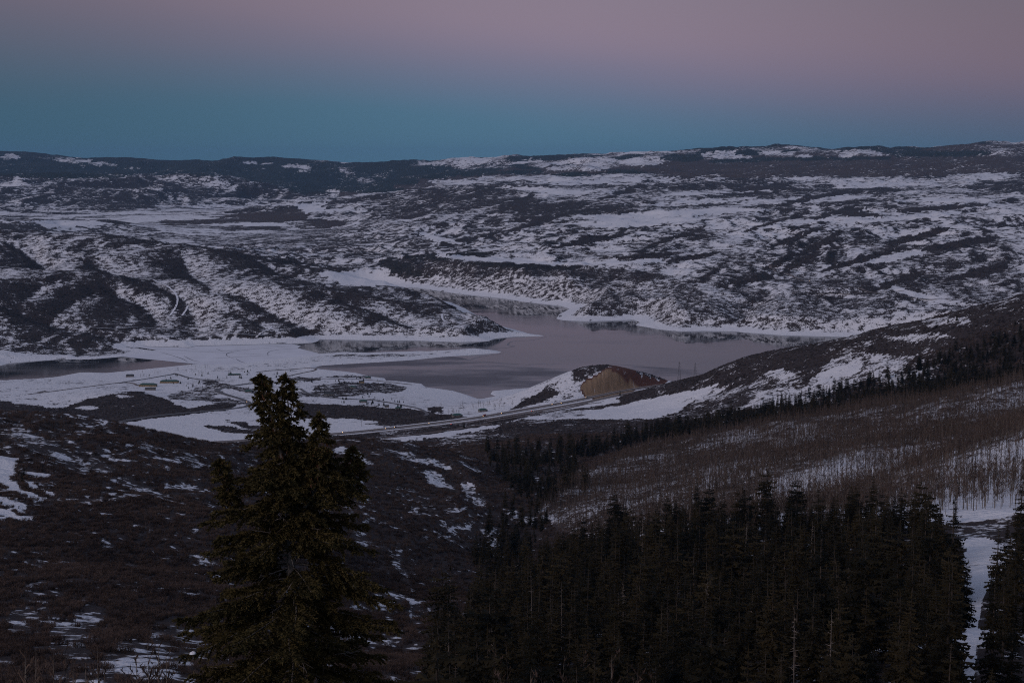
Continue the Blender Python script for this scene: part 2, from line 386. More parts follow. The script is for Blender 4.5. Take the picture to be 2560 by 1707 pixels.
# ------------------------------------------------------------------ ground cover: how much brush, forest and bare earth stands on the snow
GPX, GPY = bearing(GX, GY, GZ)
zs = np.gradient(GZ, cs, axis=1); zr = np.gradient(GZ, axis=0) / np.gradient(ROWS)[:, None]
DZX = zs / GY; DZY = zr - cs[None, :] * DZX
ASPEN_PX = [(1345,1290),(1400,1215),(1500,1165),(1600,1128),(1700,1102),(1850,1070),(2043,1038),(2330,996),(2560,950),(2900,900),(2900,1330),(2500,1345),(2150,1345),(1840,1370),(1600,1340),(1450,1350)]
def cover_fields(x, y, z, sd, px, py, dzx, dzy):
    lnY = np.log(y)
    n300 = fbm(x / 300, y / 420, 201, 4); n90 = fbm(x / 95, y / 150, 202, 4); n30 = fbm(x / 32, y / 45, 203, 3)
    n1200 = fbm(x / 1200, y / 1800, 204, 3)
    # brushy gullies running away to the right
    a = 0.33
    ex = x * math.cos(a) - y * math.sin(a); ey = x * math.sin(a) + y * math.cos(a)
    wx = 0.5 * perlin(x / 700, y / 900, 205)
    st = ridged(ex / 330 + wx, ey / 1900, 206, 4, 0.55)
    st2 = ridged(ex / 900 + wx, ey / 5200, 207, 3, 0.55)
    veg = np.full(x.shape, 0.5); con = np.zeros(x.shape); dirt = np.zeros(x.shape); asp = np.zeros(x.shape)
    # rolling sage country beyond the water
    right = 0.40 + 0.36 * st + 0.18 * n90 + 0.22 * n300 + 0.3 * n1200 - 0.75 * dzx - 0.25 * dzy
    farr = 0.43 + 0.40 * st2 + 0.30 * n300 + 0.5 * n1200 - 0.6 * dzx
    w = sstep(8500, 11500, y)
    veg = np.maximum(right, 0.36 + 0.14 * n300 + 0.12 * n90) * (1 - w) + farr * w
    # left shore hills: oak brush, thick on the slopes that face right
    wl_ = (y > 4600) & (y < 10200) & (px < 1300 + 0 * px) & (in_poly(px, py, [(-900,560),(250,575),(620,615),(870,690),(960,712),(1060,735),(1180,765),(1400,845),(1200,870),(700,880),(380,890),(-900,900)]))
    lh = 0.52 - 1.5 * dzx + 0.20 * n90 + 0.18 * n300 + 0.10 * n30
    veg = np.where(wl_, np.maximum(lh, 0.46 + 0.12 * n90), veg)
    # valley floor
    vf = (y > 9300) & (y < 19500) & (px < 960) & (z < 135)
    rows = np.maximum(0, perlin(x / 900, y / 160, 210)) * 0.9
    veg = np.where(vf, 0.33 + rows + 0.55 * n300 + 0.2 * n90, veg)
    # hill behind the valley
    ch = (y > 14500) & (y < 21500) & (px < 900) & (z > 135)
    veg = np.where(ch, 0.56 - 0.9 * dzx + 0.35 * n300 + 0.3 * n1200, veg)
    # far forest
    ffl = (y > 21500) & (px < 950)
    veg = np.where(ffl, 0.95 + 0.55 * n1200 + 0.3 * n300 - 0.25 * (dzy > 0.25), veg); con = np.where(ffl, 0.9, con)
    ffr = (px >= 850) & (y > 16500)
    veg = np.where(ffr, 0.78 + 0.55 * n1200 + 0.35 * n300, veg); asp = np.where(ffr, 0.8, asp)
    rim = (px >= 850) & (y > 20500 + 900 * n1200)
    veg = np.where(rim, 0.72 + 0.9 * n1200 + 0.5 * n300, veg); con = np.where(rim, 0.9 * sstep(-0.25, 0.1, n1200 + 0.4 * n300), con); asp = np.where(rim & (con > 0.5), 0, asp)
    # highway flats and the park
    fl = (y > 2450) & (y < 4800) & (px < 1700)
    veg = np.where(fl & (y < 3150), 0.80 + 0.5 * n90 + 0.4 * n300 + 0.2 * n30, veg)
    veg = np.where(fl & (y >= 3150), 0.23 + 0.3 * n90 + 0.25 * n30, veg)
    # near hillside, ridges on the right
    nh = y < 2450
    n6 = np.zeros(x.shape); q_ = y < 1500; n6[q_] = fbm(x[q_] / 7.0, y[q_] / 11.0, 220, 3)
    veg = np.where(nh, 0.88 + 0.75 * n6 + 0.42 * n30 + 0.35 * n90 + 0.25 * n300, veg)
    g = (px > 1560) & (y > 2300) & (y < 4300) & (z > 60)
    veg = np.where(g, 0.76 + 0.45 * n90 + 0.35 * n300 + 0.3 * n30, veg)
    aspen_floor = (y > 700) & (y < 2450) & in_poly(px + 25 * n90, py + 12 * n30, ASPEN_PX)
    veg = np.where(aspen_floor, 0.52 + 0.5 * n90 + 0.3 * n300 + 0.2 * n30, veg); asp = np.where(aspen_floor, 1, asp)
    conf = (px > 1330 + 60 * n300) & (y < 1050) & ~aspen_floor
    veg = np.where(conf, 0.75 + 0.3 * n30, veg)

    jx = px.copy(); jy = py.copy()
    for lo_, hi_, w_, ax_, ay_ in ((0, 1500, 22, 22, 12), (1500, 4600, 55, 16, 7), (4600, 10500, 130, 34, 7), (10500, 17000, 260, 40, 6), (17000, 1e6, 520, 38, 7)):
        q_ = (y >= lo_) & (y < hi_)
        jx[q_] += ax_ * fbm(x[q_] / w_, y[q_] / (w_ * 1.6), 208, 5, 0.6); jy[q_] += ay_ * fbm(x[q_] / w_ + 31, y[q_] / (w_ * 1.6), 209, 5, 0.6)
    def paint(poly, v, y0=0, y1=1e9, mixv=1.0, c=None, a=None, d=None):
        nonlocal veg, con, asp, dirt
        m = in_poly(jx, jy, poly) & (y > y0) & (y < y1)
        veg = np.where(m, veg * (1 - mixv) + (v + np.where(y > 11000, 0.45 * n300, 0)) * mixv, veg)
        if c is not None: con = np.where(m, c, con)
        if a is not None: asp = np.where(m, a, asp)
        if d is not None: dirt = np.where(m, d, dirt)
    def box(x0, y0, x1, y1): return [(x0, y0), (x1, y0), (x1, y1), (x0, y1)]
    def ell(cx, cy, rx, ry, tilt=0.0):
        t = math.radians(tilt)
        return [(cx + rx * math.cos(k) * math.cos(t) - ry * math.sin(k) * math.sin(t), cy + rx * math.cos(k) * math.sin(t) + ry * math.sin(k) * math.cos(t)) for k in np.linspace(0, 2 * math.pi, 14)[:-1]]
    # --- far snow fields and forests
    for e in [(632,407,20,4),(735,420,38,9),(665,409,14,3),(1080,408,36,5),(1195,405,38,3),(1800,388,50,9),(1850,395,26,9),(1945,384,48,5),(2005,390,22,4),(2155,382,52,5),(2110,388,20,5),(30,392,22,8),(190,402,50,5),(250,412,45,6),(310,424,40,5),(405,424,24,5),(470,432,34,4),(535,436,26,5),(1330,400,20,3),(1480,402,60,8),(1440,420,90,7),(1600,405,70,9),(1250,447,60,6),(1420,455,90,7),(1150,455,80,6),(60,445,30,4),(250,437,25,3)]:
        paint(ell(*e), 0.24, 14000, 40000, 0.8)
    for e in [(160,430,200,18),(560,425,180,14),(700,440,120,16),(780,470,60,14),(850,450,70,20,20),(930,470,70,14),(1000,455,60,9),(1180,432,70,8),(1300,430,60,6),(1440,437,50,6),(1560,430,60,5),(1900,402,130,8),(2100,398,160,6),(2350,385,140,9),(1700,395,50,9)]:
        paint(ell(*e), 0.95, 15000, 40000, 0.8, c=0.95, a=0)
    for e in [(2330,455,120,10),(2450,440,100,12),(2200,460,90,7)]:
        paint(ell(*e), 0.30, 12000, 20000, 0.8, a=0.2)
    paint([(1650,408),(2560,392),(2700,400),(2560,430),(2250,440),(1900,445),(1650,440)], 0.9, 14000, 22000, 0.75, a=0.9, c=0.05)
    # --- valley floor fields
    paint([(560,540),(690,525),(760,520),(790,530),(700,560),(600,555)], 0.97, 9500, 20000, 0.9, a=0.5)
    paint([(390,552),(600,538),(600,556),(430,566)], 0.9, 9500, 20000, 0.8, a=0.4)
    paint([(715,556),(850,550),(870,566),(760,574)], 0.85, 9500, 20000, 0.9, a=0.3)
    paint([(520,566),(700,564),(720,574),(560,578)], 0.75, 9500, 20000, 0.8, a=0.3)
    paint([(740,512),(800,505),(820,525),(760,535)], 0.05, 9500, 20000)
    for e in [(130,560,170,9),(420,545,130,6),(640,584,100,5),(820,585,60,3),(650,560,70,3),(860,527,70,4)]:
        paint(ell(*e), 0.08, 9500, 20000, 0.8)
    for e in [(680,632,38,9),(780,636,60,6),(960,620,60,5,10)]:
        paint(ell(*e), 0.08, 8000, 12000, 0.85)
    paint([(430,588),(700,580),(1000,560),(1100,600),(1000,640),(760,652),(560,628)], 0.64, 8500, 13000, 0.7)
    paint([(184,600),(230,560),(345,562),(460,585),(420,600),(300,612)], 0.62, 9500, 13000, 0.7)
    paint([(-300,552),(110,556),(120,585),(-300,600)], 0.85, 8800, 12500, 0.8)
    # --- shore flat at the head of the upper arm
    paint([(800,680),(900,678),(1000,700),(1060,716),(905,714),(860,716)], 0.02, 6500, 9500)
    paint([(760,665),(850,680),(868,712),(800,700),(740,690)], 1.0, 7000, 8600, 1, a=0.9)
    # --- canyon-side brush above the shore
    paint([(960,650),(1080,645),(1200,655),(1500,668),(1700,690),(1600,705),(1400,690),(1150,690),(1000,690)], 0.86, 6000, 9500, 0.6)
    for e in [(1000,668,55,13,20),(1120,640,120,8,-3),(1300,665,160,6,2)]:
        paint(ell(*e), 0.97, 6500, 10500, 0.75, c=0.5)
    # clearings and benches across the water
    for pts in [[(1100,632),(1180,640),(1400,655),(1650,648),(1660,655),(1420,664),(1180,650),(1090,640)], [(1040,580),(1120,595),(1150,607),(1140,612),(1080,600)], [(1380,560),(1600,545),(1780,545),(1560,568)], [(2180,690),(2330,742),(2420,757),(2300,752)], [(1430,540),(1850,520),(1950,525),(1500,552)]]:
        paint(pts, 0.06, 5500, 14000, 0.85)
    for e in [(2000,500,180,7,-3),(1750,505,150,6,-4),(2250,545,160,6,-5),(1500,455,130,6,-3),(1800,480,140,6,-3),(1350,475,120,6,3),(2350,500,120,6),(1800,735,70,14,20),(2250,640,90,9,-12),(1950,560,90,7,-6),(2120,545,100,5,-4)]:
        paint(ell(*e), 0.10, 5500, 20000, 0.7)
    for e in [(2100,530,90,6,-12),(1930,556,60,5,-14),(2060,605,60,9,-28),(2300,590,90,8,-14),(2150,650,110,7,-16),(2400,610,100,9,-10),(1950,655,50,8,-25),(2000,590,70,7,-20),(2150,535,60,7,3),(2350,520,120,6,-4),(1700,590,80,6,-18),(1480,600,100,7,-10),(1330,560,70,7,-18),(1560,480,60,6,-20),(1300,505,50,8,-22),(1750,640,60,5,-8),(2240,705,80,9,-20),(2000,660,60,9,-28),(2450,680,80,12,-14),(1880,700,60,8,-10),(1620,640,90,7,-6),(1900,470,90,6,-6),(2060,490,120,6,-10),(2200,475,60,6)]:
        paint(ell(*e), 0.97, 5000, 20000, 0.85)
    paint([(1000,690),(1150,688),(1400,698),(1700,705),(2000,745),(2120,790),(2080,832),(1850,824),(1700,824),(1590,806),(1400,792),(1425,765),(1300,750),(1140,728),(1040,714)], 0.64, 5000, 8500, 0.55)
    paint([(1120,770),(1200,775),(1330,832),(1250,850),(1120,850)], 0.50, 4900, 6400, 0.75)
    # draw-down band and ice-edge flats: bare snow
    band = (sd < np.where(y < 4450, 420, 56 + 40 * n90)) & (z < 13.5 + 2.2 * n90 + 1.0 * n30) & (y > 3300)
    veg = np.where(band, 0.02 + 0.12 * np.maximum(0, n30), veg)
    ragged = (sd > 3) & (sd < 16) & (y > 4600)
    veg = np.where(ragged & (n90 > 0.28), 0.6, veg)
    # --- park bench
    paint([(153,1022),(230,995),(300,982),(345,978),(420,1000),(470,1022),(560,1005),(600,1010),(560,1026),(400,1045),(280,1060),(100,1075),(0,1075),(-300,1060),(-300,995),(0,1003),(100,1015)], 0.95, 3150, 4000, 0.95)
    for e in [(312,990,24,4),(30,1035,40,6),(215,1020,30,5)]:
        paint(ell(*e), 0.25, 3150, 4200, 0.8)
    paint([(420,985),(520,965),(560,980),(520,1000),(420,1000)], 0.6, 3150, 4300, 0.9)
    for e in [(560,1003,60,8,5),(545,962,45,7,8),(620,975,40,6,10),(860,942,60,4),(760,948,50,4),(900,970,120,14),(820,985,90,8),(700,990,60,8)]:
        paint(ell(*e), 0.70, 3150, 4500, 0.9)
    for pts in [[(740,1008),(860,1012),(1020,1022),(1110,1035),(1180,1045),(1060,1062),(960,1058),(880,1045),(750,1045)], [(1000,1035),(1060,1030),(1060,1055),(1010,1055)], [(1070,1020),(1110,1016),(1105,1030),(1075,1030)], [(560,1052),(620,1055),(620,1072),(540,1066)]]:
        paint(pts, 0.97, 2900, 4300, 0.95)
    paint([(245,1064),(380,1046),(560,1034),(640,1040),(640,1050),(560,1050),(640,1078),(640,1100),(480,1108),(380,1094),(280,1068)], 0.04, 2700, 3700)
    paint([(500,1062),(580,1066),(640,1078),(640,1086),(560,1080)], 0.92, 2700, 3700, 0.9)
    paint([(740,1052),(900,1058),(960,1066),(900,1080),(800,1088),(740,1090)], 0.04, 2700, 3500)
    paint([(800,1106),(940,1100),(1150,1075),(1250,1060),(1240,1070),(1120,1090),(960,1108)], 0.06, 2500, 3200)
    paint([(1240,1060),(1330,1042),(1560,1012),(1600,1000),(1660,988),(1730,978),(1800,962),(1770,985),(1725,1008),(1700,1030),(1640,1046),(1560,1049),(1420,1047),(1300,1050)], 0.03, 2500, 3450)
    paint([(1350,1036),(1420,1026),(1470,1022),(1450,1042),(1370,1044)], 0.42, 2500, 3400)
    paint([(1540,995),(1620,970),(1640,975),(1600,1000),(1560,1012)], 0.95, 2900, 3600, 0.95)
    # borrow-pit hill beside the highway: bare tan cut, red soil behind, snow on its left flank
    kh = (y > 3250) & (y < 3640)
    paint([(1265,1028),(1374,960),(1455,925),(1535,918),(1600,935),(1665,952),(1640,975),(1450,1005)], 0.36, 3250, 3640)
    paint([(1270,1026),(1378,968),(1390,985),(1345,1008)], 0.95, 3250, 3640)
    paint([(1440,918),(1540,902),(1555,912),(1480,934),(1440,960),(1430,950)], 0.75, 3250, 3640)
    paint([(1448,965),(1485,938),(1515,922),(1545,918),(1578,938),(1610,968),(1560,986),(1500,998),(1465,994)], 0.0, 3250, 3640, 1, d=1.0)
    paint([(1520,915),(1545,910),(1600,930),(1670,953),(1650,970),(1600,968),(1572,948),(1545,930)], 0.75, 3250, 3640, 1, d=0.45)
    # --- ridge on the right: open snow glades
    for pts in [[(2080,900),(2140,880),(2290,890),(2260,925),(2130,960),(2040,1000),(1960,1015),(1840,1025),(1900,990),(2010,960)], [(1900,930),(1960,920),(1990,940),(1930,950)], [(2200,845),(2320,830),(2400,840),(2290,855)], [(2300,800),(2420,790),(2440,810),(2320,815)], [(1700,1005),(1790,970),(1830,962),(1790,990),(1740,1010)]]:
        paint(pts, 0.40, 2300, 3400, 0.85)
    for pts in [[(2060,925),(2150,900),(2150,925),(2080,955),(2030,965)]]:
        paint(pts, 0.10, 2300, 3400, 0.9)
    # --- near left hillside: snow patches
    paint([(-300,1120),(0,1133),(40,1145),(45,1165),(25,1195),(60,1225),(120,1245),(100,1255),(30,1225),(0,1210),(-300,1190)], 0.0, 500, 1400)
    for pts in [[(40,1175),(130,1185),(120,1195),(60,1185)],[(50,1195),(140,1235),(125,1240),(50,1205)],[(-50,1225),(70,1262),(60,1270),(-50,1240)],[(-50,1250),(90,1300),(50,1300),(-50,1270)]]:
        paint(pts, 0.12, 500, 1400)
    for e in [(60,1095,60,22,15),(120,1120,70,22,25),(170,1150,60,18,25),(250,1165,40,14,20),(370,1120,28,10,35),(480,1150,40,12,40),(340,1215,50,9,30),(400,1240,70,9,18),(480,1225,60,8,10),(520,1265,40,7,35)]:
        paint(ell(*e), 0.56, 600, 1700, 0.8)
    for e in [(450,1600,80,60,20),(330,1640,90,40),(180,1600,70,50,20),(60,1560,50,40),(240,1680,120,30),(420,1690,90,25),(100,1480,50,30),(220,1540,40,30),(1040,1540,18,50,-20),(960,1520,14,60,-25),(900,1340,16,30,-20),(1000,1420,10,70,-30)]:
        paint(ell(*e), 0.42, 200, 1200, 0.55)
    for e in [(1020,1142,70,8,14),(1100,1160,40,7,18),(1090,1195,30,18,40),(1170,1225,14,30,-35),(870,1130,35,10,10),(905,1150,30,7,15),(1110,1210,40,10,30),(1200,1250,22,14,30)]:
        paint(ell(*e), 0.42, 1200, 2100, 0.85)
    paint(ell(1232,1358,22,12), 0.12, 1000, 1600); paint(ell(1262,1385,10,14), 0.2, 1000, 1600)
    # --- snow slopes in the aspens
    for pts in [[(1828,1262),(1985,1183),(2157,1134),(2300,1112),(2300,1135),(2150,1200),(2050,1260),(1900,1330),(1840,1350)], [(2104,1300),(2177,1258),(2425,1150),(2560,1104),(2700,1060),(2700,1300),(2560,1330),(2300,1330),(2150,1340)]]:
        paint(pts, 0.10, 700, 1500, 0.95, a=1)
    for e in [(2020,1075,26,18),(1980,1100,60,16,-10),(1800,1180,60,20,-25),(2210,1080,50,10,-10),(2500,1050,30,20)]:
        paint(ell(*e), 0.16, 1200, 2300, 0.8, a=1)
    paint([(2405,1345),(2470,1345),(2560,1380),(2550,1420),(2470,1470),(2445,1560),(2430,1750),(2395,1750),(2410,1560),(2415,1430)], 0.0, 200, 750)
    return np.clip(veg, 0, 1), np.clip(con, 0, 1), np.clip(asp, 0, 1), np.clip(dirt, 0, 1)
VEG, CON, ASP, DIRT = cover_fields(GX, GY, GZ, GSD, GPX, GPY, DZX, DZY)
# trodden and mown strip along the highway, so that no brush grows out of the road
d_h, _ = dist_line(GX, GY, HWY)
VEG = np.where(d_h < 46, np.minimum(VEG, 0.12), VEG)
def sample(F, x, y):
    x = np.asarray(x, float); y = np.asarray(y, float)
    ci = np.clip(np.rint((x / y - cs[0]) / (cs[1] - cs[0])), 0, NC - 1).astype(int)
    ri = np.clip(np.rint(np.interp(np.log(np.maximum(y, 8.001)), LR, np.arange(NR))), 0, NR - 1).astype(int)
    return F[ri, ci]

# ------------------------------------------------------------------ materials
def new_mat(name):
    m = bpy.data.materials.new(name); m.use_nodes = True
    nt = m.node_tree; b = nt.nodes['Principled BSDF']
    return m, nt, b
def N(nt, t, **kw):
    n = nt.nodes.new(t)
    for k, v in kw.items():
        if k in ('op',): n.operation = v
        else: setattr(n, k, v)
    return n
def noise(nt, vec, scale, detail, rough=0.55):
    n = N(nt, 'ShaderNodeTexNoise'); n.inputs['Scale'].default_value = scale; n.inputs['Detail'].default_value = detail; n.inputs['Roughness'].default_value = rough
    nt.links.new(vec, n.inputs['Vector']); return n
def math_(nt, op, a, b=None, c=None, clamp=False):
    n = N(nt, 'ShaderNodeMath', operation=op); n.use_clamp = clamp
    for i, v in enumerate((a, b, c)):
        if v is None: continue
        if isinstance(v, (int, float)): n.inputs[i].default_value = v
        else: nt.links.new(v, n.inputs[i])
    return n.outputs[0]
def mixc(nt, f, a, b):
    n = N(nt, 'ShaderNodeMix', data_type='RGBA')
    for i, v in ((0, f), (6, a), (7, b)):
        if isinstance(v, (int, float)): n.inputs[i].default_value = v
        elif isinstance(v, tuple): n.inputs[i].default_value = (*v, 1)
        else: nt.links.new(v, n.inputs[i])
    return n.outputs[2]
def attr(nt, name):
    n = N(nt, 'ShaderNodeAttribute'); n.attribute_name = name; return n.outputs['Fac']
def flat_mat(name, c, rough=0.8, var=0.25, scale=0.5, metallic=0.0, spec=0.3, bump=0.0):
    m, nt, b = new_mat(name)
    tc = N(nt, 'ShaderNodeTexCoord')
    n = noise(nt, tc.outputs['Object'], scale, 5, 0.6)
    lo = tuple(v * (1 - var) for v in c); hi = tuple(min(1, v * (1 + var)) for v in c)
    nt.links.new(mixc(nt, math_(nt, 'MULTIPLY_ADD', n.outputs[0], 2.2, -0.6, clamp=True), lo, hi), b.inputs['Base Color'])
    b.inputs['Roughness'].default_value = rough; b.inputs['Metallic'].default_value = metallic
    b.inputs['Specular IOR Level'].default_value = spec
    if bump:
        bp = N(nt, 'ShaderNodeBump'); bp.inputs['Strength'].default_value = bump
        nt.links.new(n.outputs[0], bp.inputs['Height']); nt.links.new(bp.outputs[0], b.inputs['Normal'])
    return m

M = {}
def terrain_material():
    m, nt, b = new_mat('snowy_ground')
    geo = N(nt, 'ShaderNodeNewGeometry'); pos = geo.outputs['Position']
    veg, con, asp, dirt = attr(nt, 'veg'), attr(nt, 'con'), attr(nt, 'asp'), attr(nt, 'dirt')
    mp = N(nt, 'ShaderNodeMapping'); mp.inputs['Scale'].default_value = (1, 1, 1.6); nt.links.new(pos, mp.inputs[0])
    n1 = noise(nt, mp.outputs[0], 1 / 24.0, 7, 0.62)
    n2 = noise(nt, mp.outputs[0], 1 / 5.0, 4, 0.6)
    u = math_(nt, 'ADD', math_(nt, 'MULTIPLY', n1.outputs[0], 0.55), math_(nt, 'MULTIPLY', n2.outputs[0], 0.45))
    far = attr(nt, 'far')
    n3 = noise(nt, pos, 1 / 60.0, 6, 0.62)
    u3 = math_(nt, 'ADD', math_(nt, 'MULTIPLY', n3.outputs[0], 0.62), math_(nt, 'MULTIPLY', n1.outputs[0], 0.38))
    u = math_(nt, 'ADD', math_(nt, 'MULTIPLY', u, math_(nt, 'SUBTRACT', 1.0, far)), math_(nt, 'MULTIPLY', u3, far))
    u = math_(nt, 'MULTIPLY_ADD', u, 3.4, -1.2)                      # roughly even 0..1
    mask = math_(nt, 'MULTIPLY_ADD', math_(nt, 'SUBTRACT', veg, u), 6.5, 0.5, clamp=True)
    # snow: clean, slightly wind-packed
    ns = noise(nt, pos, 1 / 18.0, 5, 0.6)
    snow = mixc(nt, ns.outputs[0], (0.66, 0.685, 0.74), (0.86, 0.875, 0.90))
    thin = noise(nt, pos, 1 / 3.0, 3, 0.7)
    snow = mixc(nt, math_(nt, 'MULTIPLY', math_(nt, 'MULTIPLY_ADD', thin.outputs[0], 4.0, -2.2, clamp=True), math_(nt, 'MULTIPLY', veg, 0.9, clamp=True)), snow, (0.20, 0.17, 0.16))
    # brush litter, conifer, bare aspen, earth
    nb = noise(nt, pos, 1 / 9.0, 4, 0.7)
    brush = mixc(nt, nb.outputs[0], (0.024, 0.019, 0.019), (0.070, 0.054, 0.051))
    brush = mixc(nt, asp, brush, mixc(nt, nb.outputs[0], (0.050, 0.037, 0.034), (0.115, 0.085, 0.075)))
    conc = mixc(nt, nb.outputs[0], (0.012, 0.015, 0.014), (0.035, 0.042, 0.036))
    brush = mixc(nt, con, brush, conc)
    mg = N(nt, 'ShaderNodeMapping'); mg.inputs['Scale'].default_value = (1.0, 0.10, 0.10); nt.links.new(pos, mg.inputs[0])
    ne = noise(nt, mg.outputs[0], 1 / 7.0, 5, 0.65)
    earth = mixc(nt, ne.outputs[0], (0.10, 0.06, 0.038), (0.40, 0.28, 0.175))
    earth = mixc(nt, math_(nt, 'MULTIPLY_ADD', ne.outputs[0], 14.0, -9.1, clamp=True), earth, (0.7, 0.72, 0.76))
    red = (0.11, 0.050, 0.036)
    c = mixc(nt, mask, snow, brush)
    streak = math_(nt, 'MULTIPLY_ADD', math_(nt, 'SUBTRACT', dirt, math_(nt, 'MULTIPLY_ADD', n1.outputs[0], 1.2, -0.35)), 6.0, 0.5, clamp=True)
    ecol = mixc(nt, math_(nt, 'MULTIPLY_ADD', dirt, 3.0, -1.9, clamp=True), red, earth)
    c = mixc(nt, math_(nt, 'MULTIPLY', streak, math_(nt, 'GREATER_THAN', dirt, 0.2)), c, ecol)
    nt.links.new(c, b.inputs['Base Color'])
    b.inputs['Roughness'].default_value = 0.9
    b.inputs['Specular IOR Level'].default_value = 0.15
    bp = N(nt, 'ShaderNodeBump'); bp.inputs['Strength'].default_value = 0.6; bp.inputs['Distance'].default_value = 3.0
    nt.links.new(u, bp.inputs['Height']); nt.links.new(bp.outputs[0], b.inputs['Normal'])
    return m
M['ground'] = terrain_material()
M['snow'] = flat_mat('snow', (0.78, 0.80, 0.85), 0.8, 0.07, 0.06, bump=0.1)

# ------------------------------------------------------------------ meshes from arrays
def np_mesh(name, verts, faces, mat=None, smooth=False, attrs=None, mats=None, midx=None):
    verts = np.asarray(verts, np.float32); faces = np.asarray(faces, np.int32)
    me = bpy.data.meshes.new(name)
    k = faces.shape[1]
    me.vertices.add(len(verts)); me.loops.add(faces.size); me.polygons.add(len(faces))
    me.vertices.foreach_set('co', verts.ravel())
    me.loops.foreach_set('vertex_index', faces.ravel())
    me.polygons.foreach_set('loop_start', np.arange(0, faces.size, k, dtype=np.int32))
    try: me.polygons.foreach_set('loop_total', np.full(len(faces), k, np.int32))
    except Exception: pass
    if smooth: me.polygons.foreach_set('use_smooth', np.ones(len(faces), bool))
    for an, av in (attrs or {}).items():
        a = me.attributes.new(an, 'FLOAT', 'POINT'); a.data.foreach_set('value', np.asarray(av, np.float32))
    for mm in (mats or ([mat] if mat else [])): me.materials.append(mm)
    if midx is not None: me.polygons.foreach_set('material_index', np.asarray(midx, np.int32))
    me.update(calc_edges=True)
    return me
def link(name, me, parent=None, kind=None, label=None, cat=None, group=None, loc=None, rotz=None, scale=None):
    o = bpy.data.objects.new(name, me); col.objects.link(o)
    if parent is not None: o.parent = parent
    if kind: o['kind'] = kind
    if label: o['label'] = label
    if cat: o['category'] = cat
    if group: o['group'] = group
    if loc is not None: o.location = loc
    if rotz is not None: o.rotation_euler = (0, 0, rotz)
    if scale is not None: o.scale = (scale, scale, scale) if np.isscalar(scale) else scale
    return o

# the sheet is cut along its natural divides into the pieces of country one can name
idx = np.arange(NR * NC).reshape(NR, NC)
quads = np.stack([idx[:-1, :-1], idx[:-1, 1:], idx[1:, 1:], idx[1:, :-1]], -1).reshape(-1, 4)
fY = GY[:-1, :-1].ravel(); fX = GPX[:-1, :-1].ravel(); fZ = GZ[:-1, :-1].ravel(); fP = GPY[:-1, :-1].ravel()
lab = np.full(len(quads), 2)                                           # valley ground
lab[(fY < 2450)] = 0                                                    # near hillside
lab[(fY > 700) & (fY < 2400) & in_poly(fX, fP, ASPEN_PX)] = 1                        # aspen slope
lab[(fX > 1560) & (fY >= 2400) & (fY < 3900) & (fZ > 60) ] = 1
lab[(fY > 4650) & (fY < 10200) & in_poly(fX, fP, [(-900,560),(250,575),(620,615),(870,690),(960,712),(1060,735),(1180,765),(1400,845),(1200,870),(700,880),(380,890),(-900,900)])] = 3
lab[(fY > 5300) & (fX > 950) & (lab != 3)] = 4
lab[(fY > 20500) | ((fY > 16500) & (fX > 900))] = 5
VV = np.stack([GX.ravel(), GY.ravel(), GZ.ravel()], 1)
for k, nm in enumerate(['hillside', 'ridge', 'valley_ground', 'lakeside_hills', 'rolling_hills', 'mountains']):
    q = quads[lab == k]
    used, inv = np.unique(q.ravel(), return_inverse=True)
    me = np_mesh(nm, VV[used], inv.reshape(-1, 4), M['ground'], True,
                 {'veg': VEG.ravel()[used], 'con': CON.ravel()[used], 'asp': ASP.ravel()[used], 'dirt': DIRT.ravel()[used], 'far': np.clip((VV[used, 1] - 5500) / 4000, 0, 1) * 0.85})
    link(nm, me, kind='structure')
# ground under and behind the viewpoint
def near_patch():
    n = 24
    g = np.linspace(-1, 1, n)
    xx, yy = np.meshgrid(g * 60, g * 30 - 14)
    zz = 597.6 - np.maximum(0, yy + 2) * 1.0 + np.minimum(0, yy) * 0.05 + 0.5 * fbm(xx / 8, yy / 8, 3, 3)
    i = np.arange(n * n).reshape(n, n)
    q = np.stack([i[:-1, :-1], i[:-1, 1:], i[1:, 1:], i[1:, :-1]], -1).reshape(-1, 4)
    one = np.ones(n * n)
    me = np_mesh('viewpoint_ground', np.stack([xx.ravel(), yy.ravel(), zz.ravel()], 1), q, M['ground'], True, {'veg': one * 0.4, 'con': one * 0, 'asp': one * 0, 'dirt': one * 0, 'far': one * 0})
    link('viewpoint_ground', me, kind='structure')
near_patch()

# ------------------------------------------------------------------ water and ice
def water_mat(name, base, rough, bump, scale, ior=1.33):
    m, nt, b = new_mat(name)
    geo = N(nt, 'ShaderNodeNewGeometry')
    mp = N(nt, 'ShaderNodeMapping'); mp.inputs['Scale'].default_value = (1, 0.35, 1); nt.links.new(geo.outputs['Position'], mp.inputs[0])
    n = noise(nt, mp.outputs[0], scale, 5, 0.6)
    mb = N(nt, 'ShaderNodeMapping'); mb.inputs['Scale'].default_value = (0.45, 1.0, 1); mb.inputs['Rotation'].default_value = (0, 0, 0.35); nt.links.new(geo.outputs['Position'], mb.inputs[0])
    big = noise(nt, mb.outputs[0], 1 / 230.0, 5, 0.65)
    lo = tuple(v * 0.8 for v in base); hi = tuple(v * 1.25 for v in base)
    nt.links.new(mixc(nt, big.outputs[0], lo, hi), b.inputs['Base Color'])
    b.inputs['IOR'].default_value = ior
    nt.links.new(math_(nt, 'MULTIPLY_ADD', math_(nt, 'MULTIPLY_ADD', big.outputs[0], 5.0, -2.0, clamp=True), rough * 2.2, rough * 0.4), b.inputs['Roughness'])
    bp = N(nt, 'ShaderNodeBump'); bp.inputs['Strength'].default_value = bump; bp.inputs['Distance'].default_value = 0.3
    nt.links.new(n.outputs[0], bp.inputs['Height']); nt.links.new(bp.outputs[0], b.inputs['Normal'])
    return m
